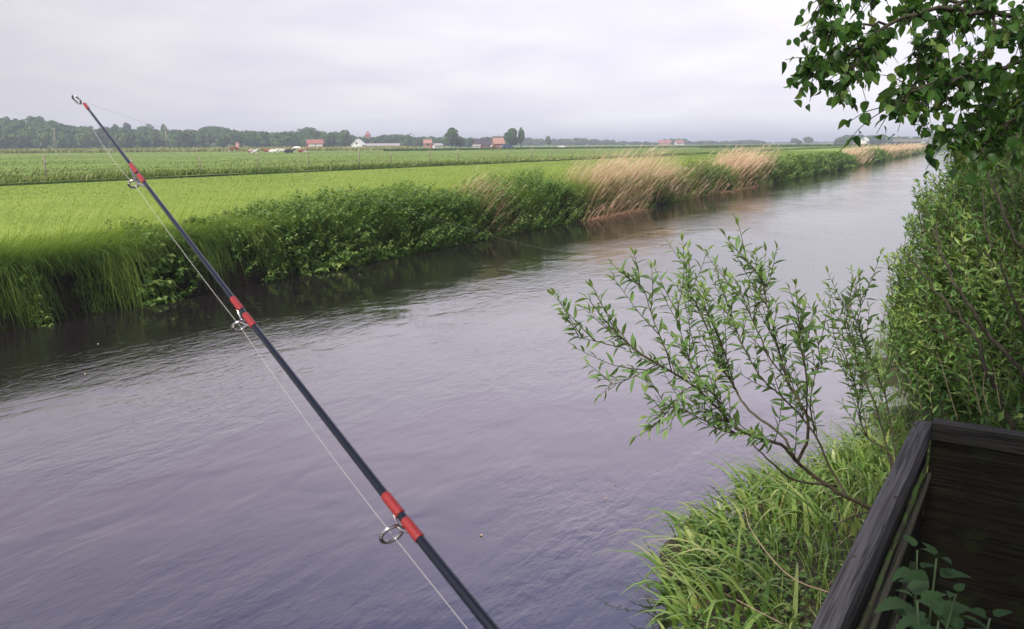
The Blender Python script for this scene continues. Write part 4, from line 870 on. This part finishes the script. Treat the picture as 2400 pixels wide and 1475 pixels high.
bx_ = empty('timber_box', bxo, ang); tag(bx_, 'old weathered wooden box with grey rails and mossy planks on the near bank', 'wooden box')
# local frame: x towards the viewer along the rail, y to the inland side
def beam(lo, hi, mat_, name, parent=bx_, wob=.003, n_=14):
    g = G(); x = np.linspace(lo[0], hi[0], n_); V = []
    for xx in x:
        j = rng.normal(0, wob, (4, 2)); 
        for (yy, zz_), jj in zip(((lo[1], lo[2]), (hi[1], lo[2]), (hi[1], hi[2]), (lo[1], hi[2])), j): V.append((xx, yy + jj[0] * .6, zz_ + jj[1] * .6))
    Fc = [(i * 4 + k, i * 4 + (k + 1) % 4, (i + 1) * 4 + (k + 1) % 4, (i + 1) * 4 + k) for i in range(n_ - 1) for k in range(4)]
    g.add(V, Fc); g.F.append(np.array([[3, 2, 1, 0]])); g.F.append(np.array([[4 * n_ - 4, 4 * n_ - 3, 4 * n_ - 2, 4 * n_ - 1]]))
    o = g.build(name, mat_, parent, smooth=False); bv = o.modifiers.new('bevel', 'BEVEL'); bv.width = .004; bv.segments = 2; bv.limit_method = 'ANGLE'; return o
Lr = 2.6
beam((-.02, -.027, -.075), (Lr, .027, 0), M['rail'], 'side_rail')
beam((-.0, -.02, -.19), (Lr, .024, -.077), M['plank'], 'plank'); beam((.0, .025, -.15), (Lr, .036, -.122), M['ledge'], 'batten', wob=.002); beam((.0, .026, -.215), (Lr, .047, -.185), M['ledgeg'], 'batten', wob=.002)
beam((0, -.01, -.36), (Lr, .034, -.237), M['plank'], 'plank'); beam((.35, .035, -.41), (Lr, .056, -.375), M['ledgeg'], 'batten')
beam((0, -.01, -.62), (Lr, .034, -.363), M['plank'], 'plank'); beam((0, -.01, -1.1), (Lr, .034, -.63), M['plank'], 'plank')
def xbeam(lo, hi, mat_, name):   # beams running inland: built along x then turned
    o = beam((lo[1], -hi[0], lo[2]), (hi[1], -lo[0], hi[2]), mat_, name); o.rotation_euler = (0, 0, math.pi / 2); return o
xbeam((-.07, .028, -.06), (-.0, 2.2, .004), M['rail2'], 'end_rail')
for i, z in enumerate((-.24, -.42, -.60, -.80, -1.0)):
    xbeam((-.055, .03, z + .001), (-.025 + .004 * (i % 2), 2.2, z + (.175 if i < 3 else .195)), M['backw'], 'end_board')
g = G(); box(g, (-.04, .06, -1.0), (Lr, 2.2, -.98)); g.build('floor', M['soil'], bx_, smooth=False)
nail = mat('rusty_nail', (.10, .06, .04), .6, .4, metal=.5)
for x_, y_ in ((.03, .01), (.05, -.02), (.75, .02), (1.18, -.01)):
    g = G(); tube(g, [(x_, y_, -.004), (x_, y_, .004)], .005, 8); g.build('nail', nail, bx_)

# ------------------------------------------------------------ nettles inside the box
def nettle(px, py, dep, h, label, tilt=(0, 0)):
    top = np.array(at(px, py, dep)); base = top - np.array((tilt[0], tilt[1], h)); t = empty('nettle_plant', base); tag(t, label, 'nettle', 'nettles growing in the timber box')
    P = spline([(0, 0, 0), (tilt[0] * .4, tilt[1] * .4, h * .5), (tilt[0], tilt[1], h)], 8); g = G(); tube(g, P, np.linspace(.0035, .0018, len(P)), 6); g.build('stem', M['nstem'], t)
    pos = []; dr = []; sz = []
    nn_ = max(3, int(h / .05)); a = rng.uniform(0, 3)
    for i in range(nn_):
        f = .12 + .88 * (i + 1) / nn_; p = np.array([np.interp(f * (len(P) - 1), range(len(P)), P[:, k]) for k in range(3)]); a += math.pi / 2 + rng.normal(0, .15); s = .052 * np.interp(f, [0, .5, .85, 1], [.8, 1.3, 1.0, .5])
        for sg in (0, math.pi):
            d = np.array((math.cos(a + sg), math.sin(a + sg), rng.uniform(-.15, .35) + .5 * (f > .95))); st = norm(d) * s * .35
            pos.append(p + st); dr.append(d); sz.append(s * 1.35 * rng.uniform(.85, 1.15)); g2 = None
    pos = np.array(pos); g = G(); bake(g, NETTLE, pos, frames(np.array(dr), np.array((0, 0, 1.)) + rng.normal(0, .25, pos.shape)), np.array(sz), np.clip(rng.normal(.45, .12, len(pos)), 0, 1)); g.build('foliage', M['nleaf'], t)
M['nstem'] = mat('nettle_stem', (.09, .14, .06), .6); M['nleaf'] = mat('nettle_foliage', None, .8, .15, cols=[(.03, .07, .025), (.06, .12, .045), (.10, .17, .07)], transl=.25)
nettle(2150, 1290, 1.75, .55, 'small nettle top nearest the mossy inner side of the timber box', (-.02, .02))
nettle(2195, 1310, 1.62, .5, 'tallest upright nettle in the middle of the timber box')
nettle(2150, 1410, 1.45, .45, 'broad nettle low at the left of the box bottom', (-.05, 0))
nettle(2240, 1395, 1.55, .45, 'spreading nettle with a long leaf pointing right', (.05, 0))
nettle(2200, 1455, 1.40, .4, 'nettle cut by the bottom edge below the middle of the box')
nettle(2320, 1450, 1.5, .4, 'rightmost nettle at the bottom of the box', (.03, 0))

# ------------------------------------------------------------ reed grass and litter on the near bank
n_ = 3200
u = rng.uniform(1.2, 7.5, n_); v = VR + .25 - rng.beta(1.1, 1.5, n_) * 1.6; v = np.where(rng.random(n_) < .35, VR + .38 * rng.random(n_), v)
P = W(u, v); P[:, 2] = np.maximum(profR(u, v), -.12); x, y, d_ = pxof(P)
ok = (d_ > .8) & (P[:, 2] > -.09) & (x > np.interp(y, [1000, 1080, 1200, 1300, 1475], [1780, 1710, 1610, 1590, 1600]) - 40 * np.sin(u * 2)) & ~((x > 1900 + (1475 - y) * .5) & (y > 960)); ok &= patch(u * 5, v * 6) > rng.uniform(.15, .75, n_); P, u, v = P[ok], u[ok], v[ok]; n_ = len(u)
fr_out = np.clip((v - (VR - .9)) / 1.0, 0, 1)
h = rng.uniform(.16, .42, n_); ld = norm(NV[None] * (.35 + .7 * fr_out)[:, None] + rng.normal(0, .55, (n_, 2)) - D[None] * .15)
g = G(); blades(g, P, h * np.interp(u, [1.5, 3], [.7, 1]), rng.uniform(.02, .04, n_), ld, rng.uniform(.3, 1.3, n_), rng.uniform(.25, 1.0, n_), 6, np.clip(rng.normal(.54, .2, n_) + (rng.random(n_) < .07) * .4, 0, 1), .06, .45)
# leaves arching out and touching the water
m_ = 160; u = rng.uniform(1.6, 4.6, m_); v = VR + rng.uniform(-.1, .3, m_); P = W(u, v, .0); P[:, 2] = rng.uniform(.0, .1, m_); x, y, d_ = pxof(P); ok = (x > 1640) & (y < 1500); P = P[ok]; m_ = len(P)
blades(g, P, rng.uniform(.12, .25, m_), rng.uniform(.012, .02, m_), norm(NV[None] + rng.normal(0, .45, (m_, 2))), rng.uniform(1.3, 2.3, m_), np.full(m_, .93), 8, np.clip(rng.normal(.65, .15, m_), 0, 1), .1, .3)
tag(g.build('reed_grass', M['glyc']), 'bright green broad-bladed reed grass spilling into the water at the near bank', 'reed grass', kind='stuff')
n_ = 9000; u = rng.uniform(3.5, 16, n_); v = VR + .3 - rng.random(n_) * 3; P = W(u, v); P[:, 2] = profR(u, v); x, y, d_ = pxof(P); ok = (d_ > 2.5) & (x > 1780) & (x < 2600) & (P[:, 2] > -.05); P = P[ok]; n_ = len(P)
g = G(); blades(g, P, rng.uniform(.15, .5, n_), rng.uniform(.006, .011, n_), norm(NV[None] * .5 + rng.normal(0, .6, (n_, 2))), rng.uniform(.2, .9, n_), rng.uniform(.2, .9, n_), 4, np.clip(rng.normal(.5, .2, n_), 0, 1), .1)
tag(g.build('bank_sedge', M['glyc']), 'thick green sedge growing under the willow thicket behind the timber box', 'sedge', kind='stuff')
# small round-leaved waterside herbs
n_ = 15000; u = rng.uniform(1.3, 7, n_); v = VR + .28 - rng.beta(1.2, 2.0, n_) * 1.3; P = W(u, v); P[:, 2] = np.maximum(profR(u, v), 0) + rng.random(n_) ** 1.5 * .12 * (.4 + patch(u * 3, v * 3)); x, y, d_ = pxof(P)
ok = (d_ > .8) & (x > np.interp(y, [1000, 1080, 1200, 1300, 1475], [1780, 1730, 1640, 1600, 1600])) & (profR(u, v) > -.04) & ~((x > 1905 + (1475 - y) * .5) & (y > 960)) & (patch(u * 4, v * 4) > .35); P = P[ok]; n_ = len(P)
a_ = rng.uniform(0, 6.28, n_); g = G(); bake(g, OVAL_S, P, frames(np.stack([np.cos(a_), np.sin(a_), rng.uniform(-.3, .5, n_)], -1), np.array((0, 0, 1.)) + rng.normal(0, .3, P.shape)), rng.uniform(.015, .042, n_), np.clip(rng.normal(.5, .2, n_), 0, 1))
tag(g.build('water_herbs', M['nettle']), 'low leafy waterside herbs between the reed grass blades', 'herbs', kind='stuff')
# dead straw litter
n_ = 420; u = rng.uniform(1.3, 6.5, n_); v = VR + .3 - rng.random(n_) * 1.2; P = W(u, v); P[:, 2] = np.maximum(profR(u, v), 0) + .015; x, y, d_ = pxof(P); ok = (d_ > .8) & (profR(u, v) > 0) & ~((x > 1905 + (1475 - y) * .5) & (y > 960)); P = P[ok]; n_ = len(P)
g = G(); blades(g, P, rng.uniform(.02, .07, n_), rng.uniform(.003, .006, n_), norm(rng.normal(0, 1, (n_, 2))), rng.uniform(2, 7, n_), rng.uniform(.3, 1, n_), 3, np.clip(rng.normal(.5, .2, n_), 0, 1), .5)
tag(g.build('straw_litter', M['reed']), 'fallen straw bits and dead reed leaves on the muddy near bank', 'straw', kind='stuff')
# single dead stalks
stk = [([(1960, 1395, 2.75), (1850, 1350, 2.8), (1765, 1250, 2.95), (1745, 1190, 3.0)], 'long bent pale stalk slanting across the reed grass beside the rail'),
 ([(2245, 985, 4.1), (2225, 920, 4.1), (2205, 850, 4.2), (2195, 825, 4.2)], 'tall pale dead stalk behind the corner of the timber box'),
 ([(2300, 975, 4.2), (2290, 930, 4.2), (2278, 880, 4.2), (2272, 850, 4.2)], 'dead stalk in the middle of the row behind the box'),
 ([(2320, 975, 4.3), (2305, 920, 4.3), (2308, 870, 4.3)], 'thin dead stalk just right of the middle one behind the box'),
 ([(2345, 960, 4.3), (2335, 900, 4.3), (2330, 860, 4.3)], 'rightmost upright dead stalk behind the box'),
 ([(2195, 910, 4.3), (2150, 880, 4.3), (2130, 865, 4.3)], 'short fallen pale stalk left of the tall dead one'),
 ([(1840, 1465, 2.7), (1800, 1445, 2.7), (1725, 1405, 2.75)], 'straight pale straw lying at the muddy bottom edge of the bank')]
for pp, lb in stk:
    P = spline([at(*q) for q in pp], 5); g = G(); tube(g, P - P[0], np.linspace(.0026, .0014, len(P)), 6); o = g.build('dead_stalk', M['dead']); o.location = P[0]; tag(o, lb, 'dead stalk', 'dead stalks on the near bank')

n_ = 70; u = rng.uniform(2, 30, n_); v = rng.uniform(VR + .3, VL - .4, n_); P = W(u, v, .006); a_ = rng.uniform(0, 6.28, n_)
g = G(); bake(g, OVAL_S, P, frames(np.stack([np.cos(a_), np.sin(a_), 0 * a_], -1), np.array((0, 0, 1.)) + 0 * P), rng.uniform(.015, .05, n_), rng.uniform(.3, 1, n_))
tag(g.build('floating_debris', M['reed']), 'scattered leaf bits floating on the river surface', 'floating leaves', kind='stuff')

# ------------------------------------------------------------ haze
g = G(); box(g, (-7000, -400, -3), (7000, 7500, 34)); m = bpy.data.materials.new('haze_air'); m.use_nodes = True; n = m.node_tree; n.nodes.remove(n.nodes['Principled BSDF'])
pv = n.nodes.new('ShaderNodeVolumePrincipled'); pv.inputs['Color'].default_value = (.82, .90, 1.0, 1); pv.inputs['Density'].default_value = .00065; pv.inputs['Anisotropy'].default_value = 0
n.links.new(pv.outputs[0], n.nodes['Material Output'].inputs['Volume'])
hz = g.build('haze', m, smooth=False); tag(hz, 'thin pale haze over the distant fields and woods', 'haze', kind='stuff')
